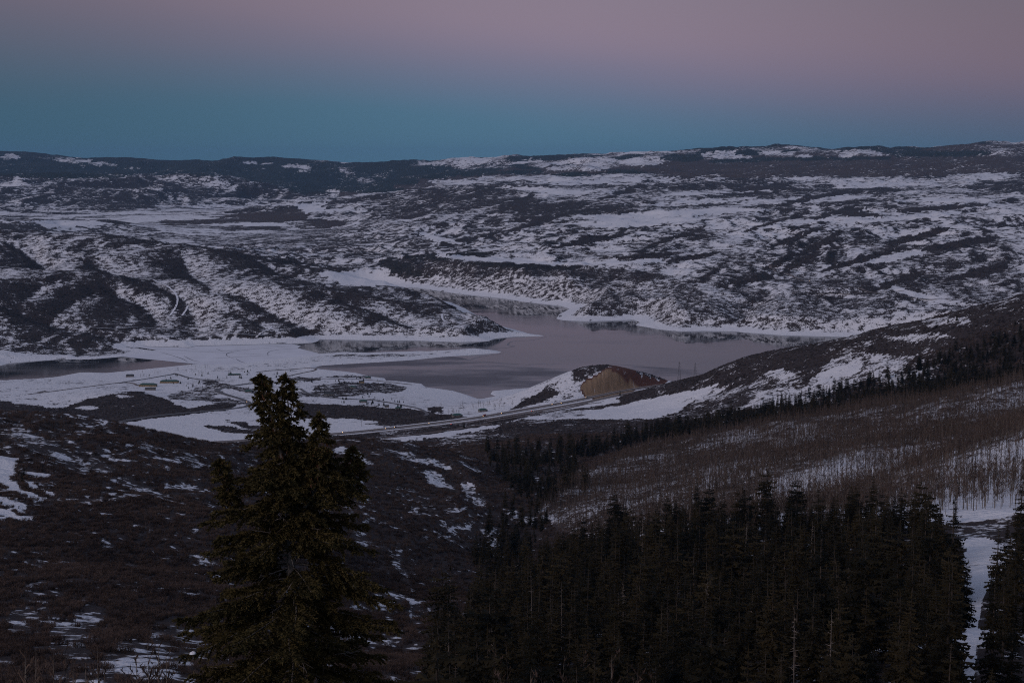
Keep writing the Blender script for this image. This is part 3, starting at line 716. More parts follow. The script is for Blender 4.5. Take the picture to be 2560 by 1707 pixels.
M['water'] = water_mat('lake_water', (0.016, 0.022, 0.028), 0.05, 0.05, 1 / 14.0)
M['thin_ice'] = water_mat('thin_lake_ice', (0.078, 0.066, 0.075), 0.18, 0.06, 1 / 22.0, 1.31)
def poly_sheet(name, px, z, mat, **kw):
    import bmesh
    bm = bmesh.new()
    vs = [bm.verts.new((*on_lake(a, b), z)) for a, b in px]
    f = bm.faces.new(vs)
    bmesh.ops.triangulate(bm, faces=[f])
    bmesh.ops.recalc_face_normals(bm, faces=bm.faces)
    for f in bm.faces:
        if f.normal.z < 0: f.normal_flip()
    me = bpy.data.meshes.new(name); bm.to_mesh(me); bm.free(); me.materials.append(mat)
    return link(name, me, **kw)
xs = [p[0] for p in LAKE]; ys = [p[1] for p in LAKE]
me = np_mesh('lake', [(min(xs) - 60, min(ys) - 60, 0), (max(xs) + 60, min(ys) - 60, 0), (max(xs) + 60, max(ys) + 60, 0), (min(xs) - 60, max(ys) + 60, 0)], [(0, 1, 2, 3)], M['water'])
lake = link('lake', me, kind='structure')

# ------------------------------------------------------------------ what the viewpoint can see (hidden country is left unplanted)
_ang = (GZ - CAM_H) / GY
_run = np.maximum.accumulate(_ang, axis=0)
_prev = np.vstack([np.full((1, NC), -9.0), _run[:-1]])
def seen(x, y, tall):
    g = ground(x, y)
    ci = np.clip(np.rint((x / y - cs[0]) / (cs[1] - cs[0])), 0, NC - 1).astype(int)
    ri = np.clip(np.interp(np.log(y), LR, np.arange(NR)).astype(int), 1, NR - 1)
    return (g + tall - CAM_H) / y >= _prev[ri - 1, ci]

# ------------------------------------------------------------------ lake ice
M['ice_snow'] = flat_mat('snow_on_ice', (0.70, 0.72, 0.78), 0.7, 0.10, 0.01)
M['crack'] = flat_mat('open_crack', (0.06, 0.065, 0.08), 0.3, 0.2, 0.05)
ICE_IN = [(a, b) for a, b in ICE_PX]
ice = poly_sheet('lake_ice', ICE_IN, 0.35, M['ice_snow'], kind='structure')
thin = poly_sheet('thin_ice', [(1180,901),(1250,906),(1309,911),(1350,909),(1393,906.5),(1460,908),(1527,911),(1600,915),(1700,921),(1760,926),(1850,935),(1850,955),(1650,968),(1363,972),(1290,977),(1228,980),(1222,985),(1240,992),(1198,1003),(1133,981),(1064,972),(1053,962),(965,955),(890,936),(800,927),(780,919),(800,911),(953,901),(1106,889),(1150,893)], 0.06, M['thin_ice'], kind='structure')
def ribbon(name, pts, width, z_of, mat, taper=False, **kw):
    pts = np.array([p[:2] for p in pts]); t = np.gradient(pts, axis=0); t /= np.linalg.norm(t, axis=1)[:, None] + 1e-9
    nrm = np.stack([-t[:, 1], t[:, 0]], 1)
    w = np.full(len(pts), width / 2.0)
    if taper: w = w * (0.25 + 0.75 * np.sin(np.linspace(0.15, math.pi - 0.15, len(pts))))
    A = pts + nrm * w[:, None]; B = pts - nrm * w[:, None]
    za = z_of(A[:, 0], A[:, 1]); zb = z_of(B[:, 0], B[:, 1]); zc = z_of(pts[:, 0], pts[:, 1])
    z = np.maximum(np.maximum(za, zb), zc)
    k = np.ones(5) / 5
    if len(z) > 8: z = np.maximum(z * 0.5 + 0.5 * np.convolve(np.pad(z, 2, 'edge'), k, 'valid'), 0)
    v = np.concatenate([np.c_[A, z], np.c_[B, z]]); n = len(pts)
    f = [(i, i + 1, n + i + 1, n + i) for i in range(n - 1)]
    f = [(a, d, c, b) for a, b, c, d in f]
    return link(name, np_mesh(name, v, f, mat), **kw)
CRACKS = [[(745,866),(700,868),(640,872),(580,880),(566,888),(585,897)],[(795,872),(760,871),(700,874),(672,880),(670,890)],[(815,882),(800,890),(770,889)],[(430,876),(520,880),(600,884),(660,886)],[(460,890),(480,900),(500,905)],[(520,897),(600,892),(680,888)],[(590,897),(600,903),(615,908)],[(400,880),(450,895),(470,905)],[(380,872),(450,875),(500,871)],[(620,868),(680,865),(740,863)],[(540,872),(560,878),(600,875)]]
for c in CRACKS:
    ribbon('ice_crack', [on_lake(*p) for p in spline(c, 8)], 3.6, lambda x, y: np.full(np.shape(x), 0.40), M['crack'], True, parent=ice)
for c in [[(1366,842),(1330,850),(1283,853),(1270,862),(1285,866),(1240,872),(1215,874)],[(1255,884),(1200,892),(1180,898),(1170,901)],[(1527,909),(1560,912),(1610,914)],[(980,946),(1000,944),(1020,944)]]:
    ribbon('ice_crack', [on_lake(*p) for p in spline(c, 8)], 7.0, lambda x, y: np.full(np.shape(x), 0.09), M['crack'], True, parent=thin)

# ------------------------------------------------------------------ roads
M['road'] = flat_mat('worn_road', (0.20, 0.165, 0.15), 0.75, 0.25, 0.05)
M['road_dark'] = flat_mat('wet_road', (0.075, 0.07, 0.072), 0.5, 0.25, 0.05)
M['track'] = flat_mat('muddy_track', (0.16, 0.13, 0.12), 0.8, 0.3, 0.05)
M['line'] = flat_mat('road_paint', (0.7, 0.7, 0.68), 0.6, 0.1, 0.2)
def offset(pts, d):
    p = np.array([q[:2] for q in pts]); t = np.gradient(p, axis=0); t /= np.linalg.norm(t, axis=1)[:, None]
    return p + np.stack([-t[:, 1], t[:, 0]], 1) * d
hz_line = np.array([p[2] for p in HWY])
def hwy_z(x, y):
    d, pos = dist_line(np.asarray(x), np.asarray(y), HWY); return np.interp(pos, np.arange(len(HWY)), hz_line)
road_far = ribbon('highway', offset(HWY, 16), 18, lambda x, y: hwy_z(x, y) + 0.2, M['road'], kind='structure')
road_near = ribbon('highway', offset(HWY, -16), 18, lambda x, y: hwy_z(x, y) + 0.2, M['road'], kind='structure')
for par, o in ((road_far, 16), (road_near, -16)):
    for k in (-8, 8):
        ribbon('edge_line', offset(HWY, o + k), 0.6, lambda x, y: hwy_z(x, y) + 0.23, M['line'], parent=par)
    ribbon('wheel_track', offset(HWY, o + 1.5), 4.5, lambda x, y: hwy_z(x, y) + 0.215, M['road_dark'], parent=par)
def land(pxs, n=8, y0=2300): return spline([hit(a, b, y0)[:2] for a, b in pxs], n)
gz = lambda x, y: ground(x, y) + 0.7
ROADS = [
 ('park_road', 13, [(225,1069),(249,1063),(320,1051),(383,1041),(440,1035),(497,1030),(560,1024),(612,1017),(622,1008),(600,997),(560,985),(543,977),(560,969),(593,963),(640,958),(720,955)], 'road_dark'),
 ('park_road', 8, [(750,972),(775,985),(820,994),(880,998),(940,1002),(990,1010),(1030,1018),(1055,1025),(1068,1035),(1062,1040)], 'road_dark'),
 ('park_road', 8, [(300,957),(360,948),(420,938),(440,935),(470,944),(510,950),(560,952)], 'road_dark'),
 ('park_road', 7, [(70,986),(150,976),(250,963),(300,957),(330,958),(345,964)], 'track'),
 ('park_road', 7, [(640,930),(700,925),(760,921),(790,924),(740,936),(700,946)], 'track'),
 ('park_road', 6, [(760,948),(830,947),(890,948),(940,952),(1030,962)], 'track'),
 ('frontage_road', 8, [(960,1096),(1030,1088),(1100,1079),(1165,1069),(1230,1060)], 'track'),
 ('frontage_road', 7, [(1220,1055),(1300,1042),(1390,1026),(1460,1012),(1503,1006)], 'track'),
 ('county_road', 12, [(2560,770),(2480,762),(2350,748),(2250,737),(2160,727),(2060,710),(1980,690),(1935,676),(1925,662),(1916,655)], 'track'),
 ('county_road', 9, [(2330,730),(2200,731),(2130,735),(2060,735),(1980,733)], 'track'),
]
road_objs = []
for nm, w, px, mt in ROADS:
    road_objs.append(ribbon(nm, land(px, 8, 4600 if nm == 'county_road' else 2300), w, gz, M[mt], kind='structure'))
for px in [[(383,699),(410,712),(440,737),(442,760),(425,790)],[(1105,785),(1107,798),(1125,808)],[(230,820),(300,822),(370,820),(470,829),(600,836),(680,838)],[(640,845),(670,825),(680,815)],[(470,765),(462,780),(455,790)],[(1045,580),(1090,597),(1130,604),(1160,612)]]:
    road_objs.append(ribbon('snowy_track', spline([hit(a, b, 4400)[:2] for a, b in px], 8), 7, gz, M['snow'], kind='structure'))

# ------------------------------------------------------------------ scattering of uncountable growth
def scatter(name, proto, x, y, z, sc, rz, kind='stuff', label=None, cat=None):
    me = bpy.data.meshes.new(name)
    me.vertices.add(len(x)); me.vertices.foreach_set('co', np.stack([x, y, z], 1).astype(np.float32).ravel())
    for an, av in (('sc', sc), ('rz', rz)):
        a = me.attributes.new(an, 'FLOAT', 'POINT'); a.data.foreach_set('value', np.asarray(av, np.float32))
    o = link(name, me, kind=kind, label=label, cat=cat)
    ng = bpy.data.node_groups.new(name, 'GeometryNodeTree')
    ng.interface.new_socket('Geometry', in_out='INPUT', socket_type='NodeSocketGeometry')
    ng.interface.new_socket('Geometry', in_out='OUTPUT', socket_type='NodeSocketGeometry')
    gi = ng.nodes.new('NodeGroupInput'); go = ng.nodes.new('NodeGroupOutput')
    m2p = ng.nodes.new('GeometryNodeMeshToPoints'); iop = ng.nodes.new('GeometryNodeInstanceOnPoints')
    oi = ng.nodes.new('GeometryNodeObjectInfo'); oi.inputs[0].default_value = proto
    a1 = ng.nodes.new('GeometryNodeInputNamedAttribute'); a1.data_type = 'FLOAT'; a1.inputs[0].default_value = 'sc'
    a2 = ng.nodes.new('GeometryNodeInputNamedAttribute'); a2.data_type = 'FLOAT'; a2.inputs[0].default_value = 'rz'
    cx = ng.nodes.new('ShaderNodeCombineXYZ'); e2r = ng.nodes.new('FunctionNodeEulerToRotation')
    L = ng.links.new
    L(gi.outputs[0], m2p.inputs[0]); L(m2p.outputs[0], iop.inputs['Points']); L(oi.outputs['Geometry'], iop.inputs['Instance'])
    L(a1.outputs[0], iop.inputs['Scale']); L(a2.outputs[0], cx.inputs[2]); L(cx.outputs[0], e2r.inputs[0]); L(e2r.outputs[0], iop.inputs['Rotation'])
    L(iop.outputs[0], go.inputs[0])
    md = o.modifiers.new('growth', 'NODES'); md.node_group = ng
    return o
def proto(name, me):
    return bpy.data.objects.new(name, me)          # a pattern only: never linked to the scene

class TB:                                          # triangle bag
    def __init__(s): s.v = []; s.f = []; s.m = []
    def tri(s, a, b, c, m=0):
        k = len(s.v); s.v += [tuple(a), tuple(b), tuple(c)]; s.f.append((k, k + 1, k + 2)); s.m.append(m)
    def stick(s, a, b, w0, w1, sides=3, m=0):
        a = np.array(a, float); b = np.array(b, float); d = b - a; d = d / (np.linalg.norm(d) + 1e-9)
        u = np.cross(d, (0.3, 0.2, 1.0) if abs(d[2]) < 0.9 else (1, 0, 0)); u /= np.linalg.norm(u); w = np.cross(d, u)
        k = len(s.v)
        for p, r in ((a, w0), (b, w1)):
            for i in range(sides):
                t = 2 * math.pi * i / sides; s.v.append(tuple(p + (u * math.cos(t) + w * math.sin(t)) * r))
        for i in range(sides):
            j = (i + 1) % sides
            s.f.append((k + i, k + j, k + sides + j)); s.f.append((k + i, k + sides + j, k + sides + i)); s.m += [m, m]
    def blade(s, a, b, w, m=0, up=None):
        a = np.array(a, float); b = np.array(b, float); d = b - a
        q = np.array(up if up is not None else (random.uniform(-1, 1), random.uniform(-1, 1), random.uniform(-1, 1)))
        u = np.cross(d, q); u = u / (np.linalg.norm(u) + 1e-9) * w * 0.5
        s.tri(a - u, a + u, b, m)
    def mesh(s, name, mats, smooth=False):
        return np_mesh(name, s.v, s.f, None, smooth, None, mats, s.m)

def leafy(name, lo, hi, scale=0.6, rough=0.9):
    m, nt, b = new_mat(name)
    oi = N(nt, 'ShaderNodeObjectInfo'); geo = N(nt, 'ShaderNodeNewGeometry')
    n = noise(nt, geo.outputs['Position'], scale, 3, 0.6)
    f = math_(nt, 'ADD', math_(nt, 'MULTIPLY', oi.outputs['Random'], 0.85), math_(nt, 'MULTIPLY_ADD', n.outputs[0], 1.6, -0.75), clamp=True)
    nt.links.new(mixc(nt, f, lo, hi), b.inputs['Base Color'])
    b.inputs['Roughness'].default_value = rough; b.inputs['Specular IOR Level'].default_value = 0.1
    return m
M['twig'] = leafy('brush_twigs', (0.034, 0.025, 0.023), (0.135, 0.098, 0.082), 0.02)
M['mound'] = leafy('distant_brush', (0.018, 0.015, 0.016), (0.062, 0.050, 0.048), 0.01)
M['needle'] = leafy('conifer_needles', (0.005, 0.006, 0.004), (0.036, 0.028, 0.014), 0.15)
M['bark'] = leafy('conifer_bark', (0.03, 0.026, 0.022), (0.075, 0.062, 0.052), 1.0)
M['deadwood'] = leafy('dead_wood', (0.11, 0.095, 0.085), (0.22, 0.19, 0.17), 1.0)
M['aspen_bark'] = leafy('aspen_bark', (0.08, 0.07, 0.062), (0.20, 0.175, 0.15), 0.5)
M['aspen_twig'] = leafy('aspen_twigs', (0.036, 0.026, 0.022), (0.115, 0.082, 0.066), 0.02)

R_ = random.Random(11)
def brush_mesh(name, n, rad, h, w):
    t = TB()
    for i in range(n):
        a = R_.uniform(0, 2 * math.pi); r = rad * math.sqrt(R_.random()) * 0.6
        p = (r * math.cos(a), r * math.sin(a), -0.4)
        lean = R_.uniform(0.1, 0.75); hh = h * R_.uniform(0.55, 1.0) * (1 - 0.3 * lean)
        q = (p[0] + math.cos(a) * lean * rad * 0.7 + R_.uniform(-.3, .3), p[1] + math.sin(a) * lean * rad * 0.7 + R_.uniform(-.3, .3), hh)
        t.blade(p, q, w * R_.uniform(0.6, 1.3))
        mid = [(p[k] * 0.45 + q[k] * 0.55) for k in range(3)]
        for s in range(2):
            t.blade(mid, (mid[0] + R_.uniform(-.7, .7), mid[1] + R_.uniform(-.7, .7), mid[2] + hh * R_.uniform(0.2, 0.5)), w * 0.8)
    return t.mesh(name, [M['twig']])
def mound_mesh(name, seed, rough=0.35):
    r = random.Random(seed); t = TB()
    n1, n2 = 9, 3
    ringv = []
    for k in range(n2 + 1):
        f = k / n2; ring = []
        for i in range(n1):
            a = 2 * math.pi * i / n1 + r.uniform(-.2, .2)
            rr = (1.0 - 0.85 * f ** 1.3) * r.uniform(1 - rough, 1 + rough)
            ring.append((rr * math.cos(a), rr * math.sin(a) * 0.8, -0.08 + 0.55 * f ** 0.8 * r.uniform(0.75, 1.2)))
        ringv.append(ring)
    for k in range(n2):
        for i in range(n1):
            j = (i + 1) % n1
            t.tri(ringv[k][i], ringv[k][j], ringv[k + 1][j]); t.tri(ringv[k][i], ringv[k + 1][j], ringv[k + 1][i])
    for i in range(n1): t.tri(ringv[n2][i], ringv[n2][(i + 1) % n1], (0, 0, 0.5))
    return t.mesh(name, [M['mound']])
brush_p = [proto('oak_brush', brush_mesh('oak_brush', 34, 2.4, 2.6, 0.16)) for _ in range(2)]
mound_p = [proto('brush_mound', mound_mesh('brush_mound', 5 + k)) for k in range(2)]

def sow(n, y0, y1, smax=0.345):
    y = np.sqrt(rng.uniform(y0 * y0, y1 * y1, n)); s = rng.uniform(-smax, smax, n)
    return s * y, y
road_lines = [np.array(land(px, 4, 4600 if nm == 'county_road' else 2300)) for nm, _, px, _ in ROADS]
def clear_of_roads(x, y, m):
    ok = dist_line(x, y, HWY)[0] > 44 + m
    for r in road_lines: ok &= dist_line(x, y, [tuple(p) for p in r])[0] > 9 + m
    return ok

# ------------------------------------------------------------------ brush on the near hills and across the water
def plant_brush():
    # near slopes: clumps of bare oak brush
    for (name, n, y0, y1, smin, smax_, pick, thr) in [
        ('oak_brush', 60000, 260, 1000, 0.5, 0.95, 0, 0.74), ('oak_brush', 95000, 1000, 2500, 0.7, 1.3, 1, 0.74)]:
        x, y = sow(n, y0, y1)
        v = sample(VEG, x, y); a = sample(ASP, x, y)
        keep = (v + 0.3 * fbm(x / 14, y / 14, 301, 2) > thr) & (v > 0.3) & seen(x, y, 3)
        px, py = bearing(x, y, ground(x, y))
        keep &= ~((px > 1350) & (y < 1000))
        keep &= ~((a > 0.5) & (rng.random(n) < 0.5))
        keep &= (py < 1800)
        x, y = x[keep], y[keep]
        scatter(name, brush_p[pick], x, y, ground(x, y), rng.uniform(smin, smax_, len(x)), rng.uniform(0, 6.28, len(x)), label='bare brown oak brush covering the near hillsides', cat='brush')
        print(name, len(x))
    # middle country: low mounds
    for (name, n, y0, y1, s0, s1, pick, thr) in [('brush_cover', 130000, 2450, 4700, 1.8, 3.6, 0, 0.72), ('brush_cover', 260000, 4700, 9000, 2.2, 5.0, 1, 0.78)]:
        x, y = sow(n, y0, y1)
        v = sample(VEG, x, y); d = sample(DIRT, x, y)
        nz = fbm(x / 22, y / 26, 302, 3)
        keep = (v + 0.6 * nz > thr) & (v > 0.3) & (d < 0.2) & seen(x, y, 3)
        keep &= sample(GSD, x, y) > 12
        x, y = x[keep], y[keep]
        k2 = clear_of_roads(x, y, 2); x, y = x[k2], y[k2]
        scatter(name, mound_p[pick], x, y, ground(x, y) - 0.2, rng.uniform(s0, s1, len(x)), rng.uniform(0, 6.28, len(x)), label='dark sagebrush and oak patches on the snow around the lake', cat='brush')
        print(name, len(x))
plant_brush()

# ------------------------------------------------------------------ trees
def trunk(t, h, r, m=0, sides=6, lean=0.0, bend=0.02):
    pts = []; n = 5
    for i in range(n + 1):
        f = i / n; pts.append((lean * h * f * f + bend * math.sin(f * 5) * h * 0.2, bend * math.cos(f * 4) * h * 0.15 - bend * h * 0.15, h * f))
    for i in range(n):
        t.stick(pts[i], pts[i + 1], r * (1 - 0.92 * i / n), r * (1 - 0.92 * (i + 1) / n), sides, m)
    return lambda f: tuple(pts[min(n - 1, int(f * n))][k] + (pts[min(n, int(f * n) + 1)][k] - pts[min(n - 1, int(f * n))][k]) * (f * n - int(f * n)) for k in range(3)) if f < 1 else pts[-1]
def conifer_mesh(name, h, rad, seed, whorls=24, base=0.10, dead_top=0.0, gap=0.12, power=0.8):
    r = random.Random(seed)
    tt = TB(); ax = trunk(tt, h, h * 0.013 + 0.05, 0, 6, r.uniform(-0.012, 0.012), 0.01)
    tc = TB()
    for w in range(whorls):
        f = base + (1 - base) * (w + r.uniform(-.3, .3)) / whorls
        f = min(max(f, base), 0.985)
        if r.random() < gap * 0.5: continue
        L0 = rad * ((1 - f) ** power) * (0.35 + 0.65 * min(1, (f - base) * 7 + 0.35)) + 0.22
        dead = f > 1 - dead_top
        nb = r.choice((5, 6, 6, 7))
        a0 = r.uniform(0, 6.28)
        for b in range(nb):
            if r.random() < gap: continue
            a = a0 + 2 * math.pi * b / nb + r.uniform(-.35, .35)
            L = L0 * r.uniform(0.62, 1.18); droop = L * r.uniform(0.15, 0.55) * (1.1 - f) - 0.10 * L * f
            p = np.array(ax(f)); d = np.array((math.cos(a), math.sin(a), 0.0)); n = np.array((-math.sin(a), math.cos(a), 0.0))
            if dead:
                tt.blade(p, p + d * L * 0.7 + np.array((0, 0, L * r.uniform(-.1, .35))), 0.09); continue
            k = 4
            prev = p + d * L * 0.06
            for i in range(1, k + 1):
                g = i / k
                q = p + d * L * g + np.array((0, 0, -droop * g * g + 0.06 * L * (g > 0.8)))
                q = q + n * r.uniform(-.05, .05) * L
                wd = L * (0.50 - 0.30 * abs(g - 0.45)) * r.uniform(0.7, 1.2)
                dn = np.array((0, 0, -wd * r.uniform(0.15, 0.55)))
                sl = prev + n * wd * 0.55 + d * wd * 0.45 + dn; sr = prev - n * wd * 0.55 + d * wd * 0.45 + dn
                tc.tri(prev, sl, q); tc.tri(prev, q, sr)
                hang = prev * 0.4 + q * 0.6 + np.array((0, 0, -wd * r.uniform(0.4, 0.8))) + n * r.uniform(-.2, .2) * wd
                tc.tri(prev, hang, q)
                prev = q * 0.75 + prev * 0.25
    top = np.array(ax(0.999))
    if not dead_top:
        for i in range(4):
            a = i * 1.57
            tc.tri(top + np.array((math.cos(a) * .16, math.sin(a) * .16, -0.9)), top + np.array((math.cos(a + 1.5) * .16, math.sin(a + 1.5) * .16, -0.9)), top + np.array((0, 0, 0.35)))
    return tt, tc
def snag_mesh(name, h, seed):
    r = random.Random(seed); tt = TB(); ax = trunk(tt, h, 0.2, 0, 5, r.uniform(-.03, .03), 0.012)
    for i in range(46):
        f = r.uniform(0.25, 0.98); a = r.uniform(0, 6.28); L = 2.2 * (1 - f) ** 0.6 * r.uniform(0.4, 1) + 0.2
        p = np.array(ax(f)); q = p + np.array((math.cos(a) * L, math.sin(a) * L, L * r.uniform(-.35, .35)))
        tt.blade(p, q, 0.11)
        m = p * 0.4 + q * 0.6
        tt.blade(m, m + np.array((r.uniform(-.4, .4), r.uniform(-.4, .4), r.uniform(-.2, .5))) * L, 0.06)
    return tt
CON = []                                        # variants: (trunk mesh, crown mesh, joined mesh, height)
for k, (h, rad, w, base, dt, gap, pw) in enumerate([(17, 3.3, 34, .06, 0, .12, .85), (20, 3.4, 38, .10, 0, .20, .72), (15, 3.9, 30, .05, 0, .10, .8), (18, 2.7, 30, .24, .18, .30, .55), (14, 1.9, 30, .05, 0, .10, .95), (19, 4.6, 28, .14, 0, .34, .42)]):
    tt, tc = conifer_mesh('conifer', h, rad, 40 + k, w, base, dt, gap, pw)
    tm = tt.mesh('conifer_trunk', [M['bark']]); cm = tc.mesh('conifer_crown', [M['needle']])
    j = TB(); j.v = tt.v + tc.v; n0 = len(tt.v); j.f = tt.f + [(a + n0, b + n0, c + n0) for a, b, c in tc.f]; j.m = [0] * len(tt.f) + [1] * len(tc.f)
    CON.append((tm, cm, j.mesh('conifer_joined', [M['bark'], M['needle']]), h))
SNAG = [snag_mesh('snag', 16, 70 + k).mesh('snag', [M['deadwood']]) for k in range(3)]
def aspen_mesh(name, h, seed, wide=1.0, nbr=16, wt=0.10):
    r = random.Random(seed); tt = TB(); ax = trunk(tt, h, 0.13 * wide, 0, 4, r.uniform(-.04, .04), 0.02)
    tc = TB()
    for i in range(nbr):
        f = r.uniform(0.32, 0.97); a = r.uniform(0, 6.28); L = h * 0.20 * (1.15 - f) * r.uniform(0.6, 1.3) + 0.5
        p = np.array(ax(f)); q = p + np.array((math.cos(a) * L * 0.62, math.sin(a) * L * 0.62, L * r.uniform(0.55, 0.95)))
        tc.blade(p, q, wt)
        for s in range(4):
            g = r.uniform(0.35, 0.95); m = p + (q - p) * g
            tc.blade(m, m + np.array((r.uniform(-.5, .5), r.uniform(-.5, .5), r.uniform(0.3, 0.9))) * L * 0.5, wt * 0.8)
    return tt, tc
ASPN = []
for k, h in enumerate([11, 13, 9.5, 12]):
    tt, tc = aspen_mesh('aspen', h, 90 + k, wt=0.17)
    tm = tt.mesh('aspen_trunk', [M['aspen_bark']]); cm = tc.mesh('aspen_branches', [M['aspen_twig']])
    j = TB(); j.v = tt.v + tc.v; n0 = len(tt.v); j.f = tt.f + [(a + n0, b + n0, c + n0) for a, b, c in tc.f]; j.m = [0] * len(tt.f) + [1] * len(tc.f)
    ASPN.append((tm, cm, j.mesh('aspen_joined', [M['aspen_bark'], M['aspen_twig']]), h))

def tree_thing(name, var, x, y, z, sc, rz, label, cat, group, crown='crown'):
    e = link(name, None, label=label, cat=cat, group=group, loc=(x, y, z), rotz=rz, scale=sc)
    e.empty_display_size = 0.5
    link('trunk', var[0], parent=e); link(crown, var[1], parent=e)
    return e

def poly_sow(poly, n, y0, y1, sm=0.345):
    x, y = sow(n, y0, y1, sm); px, py = bearing(x, y, ground(x, y))
    k = in_poly(px, py, poly) & seen(x, y, 12)
    return x[k], y[k]
def thin_out(x, y, d):
    cell = {}; keep = []
    for i in range(len(x)):
        c = (int(x[i] // d), int(y[i] // d)); ok = True
        for a in (-1, 0, 1):
            for b in (-1, 0, 1):
                for j in cell.get((c[0] + a, c[1] + b), ()):
                    if (x[i] - x[j]) ** 2 + (y[i] - y[j]) ** 2 < d * d: ok = False
        if ok: cell.setdefault(c, []).append(i); keep.append(i)
    return np.array(keep, int)
LOWER = 'dark conifer in the dense stand filling the lower right'
cx, cy, cst = [], [], []                        # all conifers: place and stand
def stand(poly, n, y0, y1, dist, tag):
    x, y = poly_sow(poly, n, y0, y1)
    if tag == LOWER:
        k = fbm(x / 45, y / 45, 330, 3) + 0.5 * rng.random(len(x)) > -0.02; x, y = x[k], y[k]
    k = thin_out(x, y, dist); cx.append(x[k]); cy.append(y[k]); cst.extend([tag] * len(k))
stand([(1270,1440),(1310,1380),(1380,1360),(1440,1320),(1500,1345),(1580,1300),(1650,1340),(1740,1310),(1800,1350),(1880,1320),(1960,1350),(2040,1310),(2100,1340),(2180,1300),(2250,1330),(2300,1310),(2370,1370),(2400,1400),(2360,1440),(2398,1480),(2372,1540),(2402,1600),(2380,1680),(2410,1800),(960,2200),(1080,1680),(1200,1540)], 16000, 150, 950, 5.2, LOWER)
stand([(2500,1420),(2540,1380),(2700,1330),(2800,1800),(2440,1950),(2450,1700),(2480,1600),(2460,1520)], 2500, 200, 800, 5.5, 'dark conifer at the right edge beside the snow clearing')
stand([(1380,1120),(1500,1110),(1640,1080),(1760,1060),(1850,1040),(1950,1010),(2060,985),(2200,950),(2330,905),(2420,860),(2560,830),(2700,800),(2700,950),(2560,950),(2430,975),(2330,990),(2157,1015),(2000,1040),(1860,1068),(1700,1095),(1600,1115),(1450,1150)], 14000, 1900, 2750, 6.0, 'dark conifer in the long belt climbing the ravine on the right')
stand([(1215,1125),(1340,1118),(1420,1140),(1470,1180),(1470,1235),(1400,1250),(1345,1285),(1300,1240),(1250,1205),(1225,1170)], 9000, 1300, 2500, 6.0, 'dark conifer in the clump at the mouth of the ravine')
stand([(1270,1255),(1335,1255),(1370,1300),(1350,1345),(1310,1420),(1250,1480),(1200,1470),(1170,1410),(1215,1340)], 6000, 900, 1800, 6.0, 'dark conifer lining the gully between the two slopes')
X = np.concatenate(cx); Y = np.concatenate(cy); cst = np.array(cst)
solo = [(2392,772+30,0,'lone conifer on the ridge crest at the far right'),(2370,806,0,'dark conifer high on the snowy ridge right of the lake'),(2340,820,0,'slim conifer low on the snowy ridge right of the lake'),(2538,815,0,'dark conifer near the right edge on the ridge'),
        (2437,1196,1,'small pointed conifer alone on the snow slope at right'),(2395,1240,1,'tall slender conifer on the snow slope at right'),(2490,1190,1,'dark conifer in the aspens near the right edge'),(2260,1150,1,'conifer poking out of the upper aspens'),(1690,1225,1,'slender spire conifer before the brown aspen slope'),(1790,1235,1,'thin conifer spire in front of the central aspens'),
        (1160,1070,2,'single small conifer below the highway'),(1550,990,2,'tall dark conifer beside the highway cutting'),(55,1205,3,'small conifer at the edge of the snowy clearing on the left'),(60,1190,3,'bushy dark conifer beside the left snow clearing'),(975,1195,3,'lone dark shrub-like conifer on the middle hillside')]
Hs = np.where(rng.random(len(X)) < 0.35, rng.uniform(0.35, 0.75, len(X)), rng.uniform(0.75, 1.35, len(X))); Hs = np.where(rng.random(len(X)) < 0.10, rng.uniform(1.35, 1.75, len(X)), Hs)
app = Hs / np.hypot(X, Y)
vis = seen(X, Y, 10)
order = np.argsort(-app * vis)
single = order[:250]; rest = order[250:]
variant = rng.integers(0, 6, len(X))
rzs = rng.uniform(0, 6.28, len(X))
gzs = ground(X, Y) - 0.3
LOOK = ['full conical', 'tall layered', 'broad bushy', 'sparse thin-topped', 'slim pointed', 'ragged wide-crowned']
SPX, SPY = bearing(X, Y, gzs + 9 * Hs)
def place_words(px, py, xs, ys, xw, yw): return xw[int(np.searchsorted(xs, px))], yw[int(np.searchsorted(ys, py))]
for i in single:
    lb = cst[i]
    if lb == LOWER:
        a_, b_ = place_words(SPX[i], SPY[i], (1250, 1450, 1650, 1850, 2050, 2250), (1380, 1480, 1590), ('left tip', 'left part', 'left centre', 'centre', 'right centre', 'right part', 'right fringe'), ('back row', 'upper middle', 'lower middle', 'front row'))
        lb = f"{LOOK[variant[i]]} dark conifer, {b_} of the lower right forest, its {a_}"
    else: lb = LOOK[variant[i]] + ' ' + lb
    e_ = tree_thing('conifer', CON[variant[i]], X[i], Y[i], gzs[i], (Hs[i] * R_.uniform(.8, 1.35), Hs[i] * R_.uniform(.8, 1.35), Hs[i]), rzs[i], lb, 'conifer', 'conifers on the right-hand slopes')
    e_.rotation_euler = (R_.gauss(0, 0.025), R_.gauss(0, 0.025), rzs[i])
for v in range(6):
    k = rest[variant[rest] == v]
    scatter('conifer_forest', proto('conifer_pattern', CON[v][2]), X[k], Y[k], gzs[k], Hs[k], rzs[k], label='dark conifer forest on the right-hand slopes', cat='forest')
for px_, py_, kind_, lb in solo:
    hx, hy, hz_ = hit(px_, py_, {0: 1500, 1: 700, 2: 2300, 3: 500}[kind_], 4000)
    tree_thing('conifer', CON[4 if kind_ in (1,) else R_.choice((0, 2))], hx, hy, hz_ - 0.3, {0: 0.75, 1: 0.95, 2: 0.9, 3: 0.5}[kind_] * R_.uniform(.85, 1.15), R_.uniform(0, 6), lb, 'conifer', 'lone conifers')
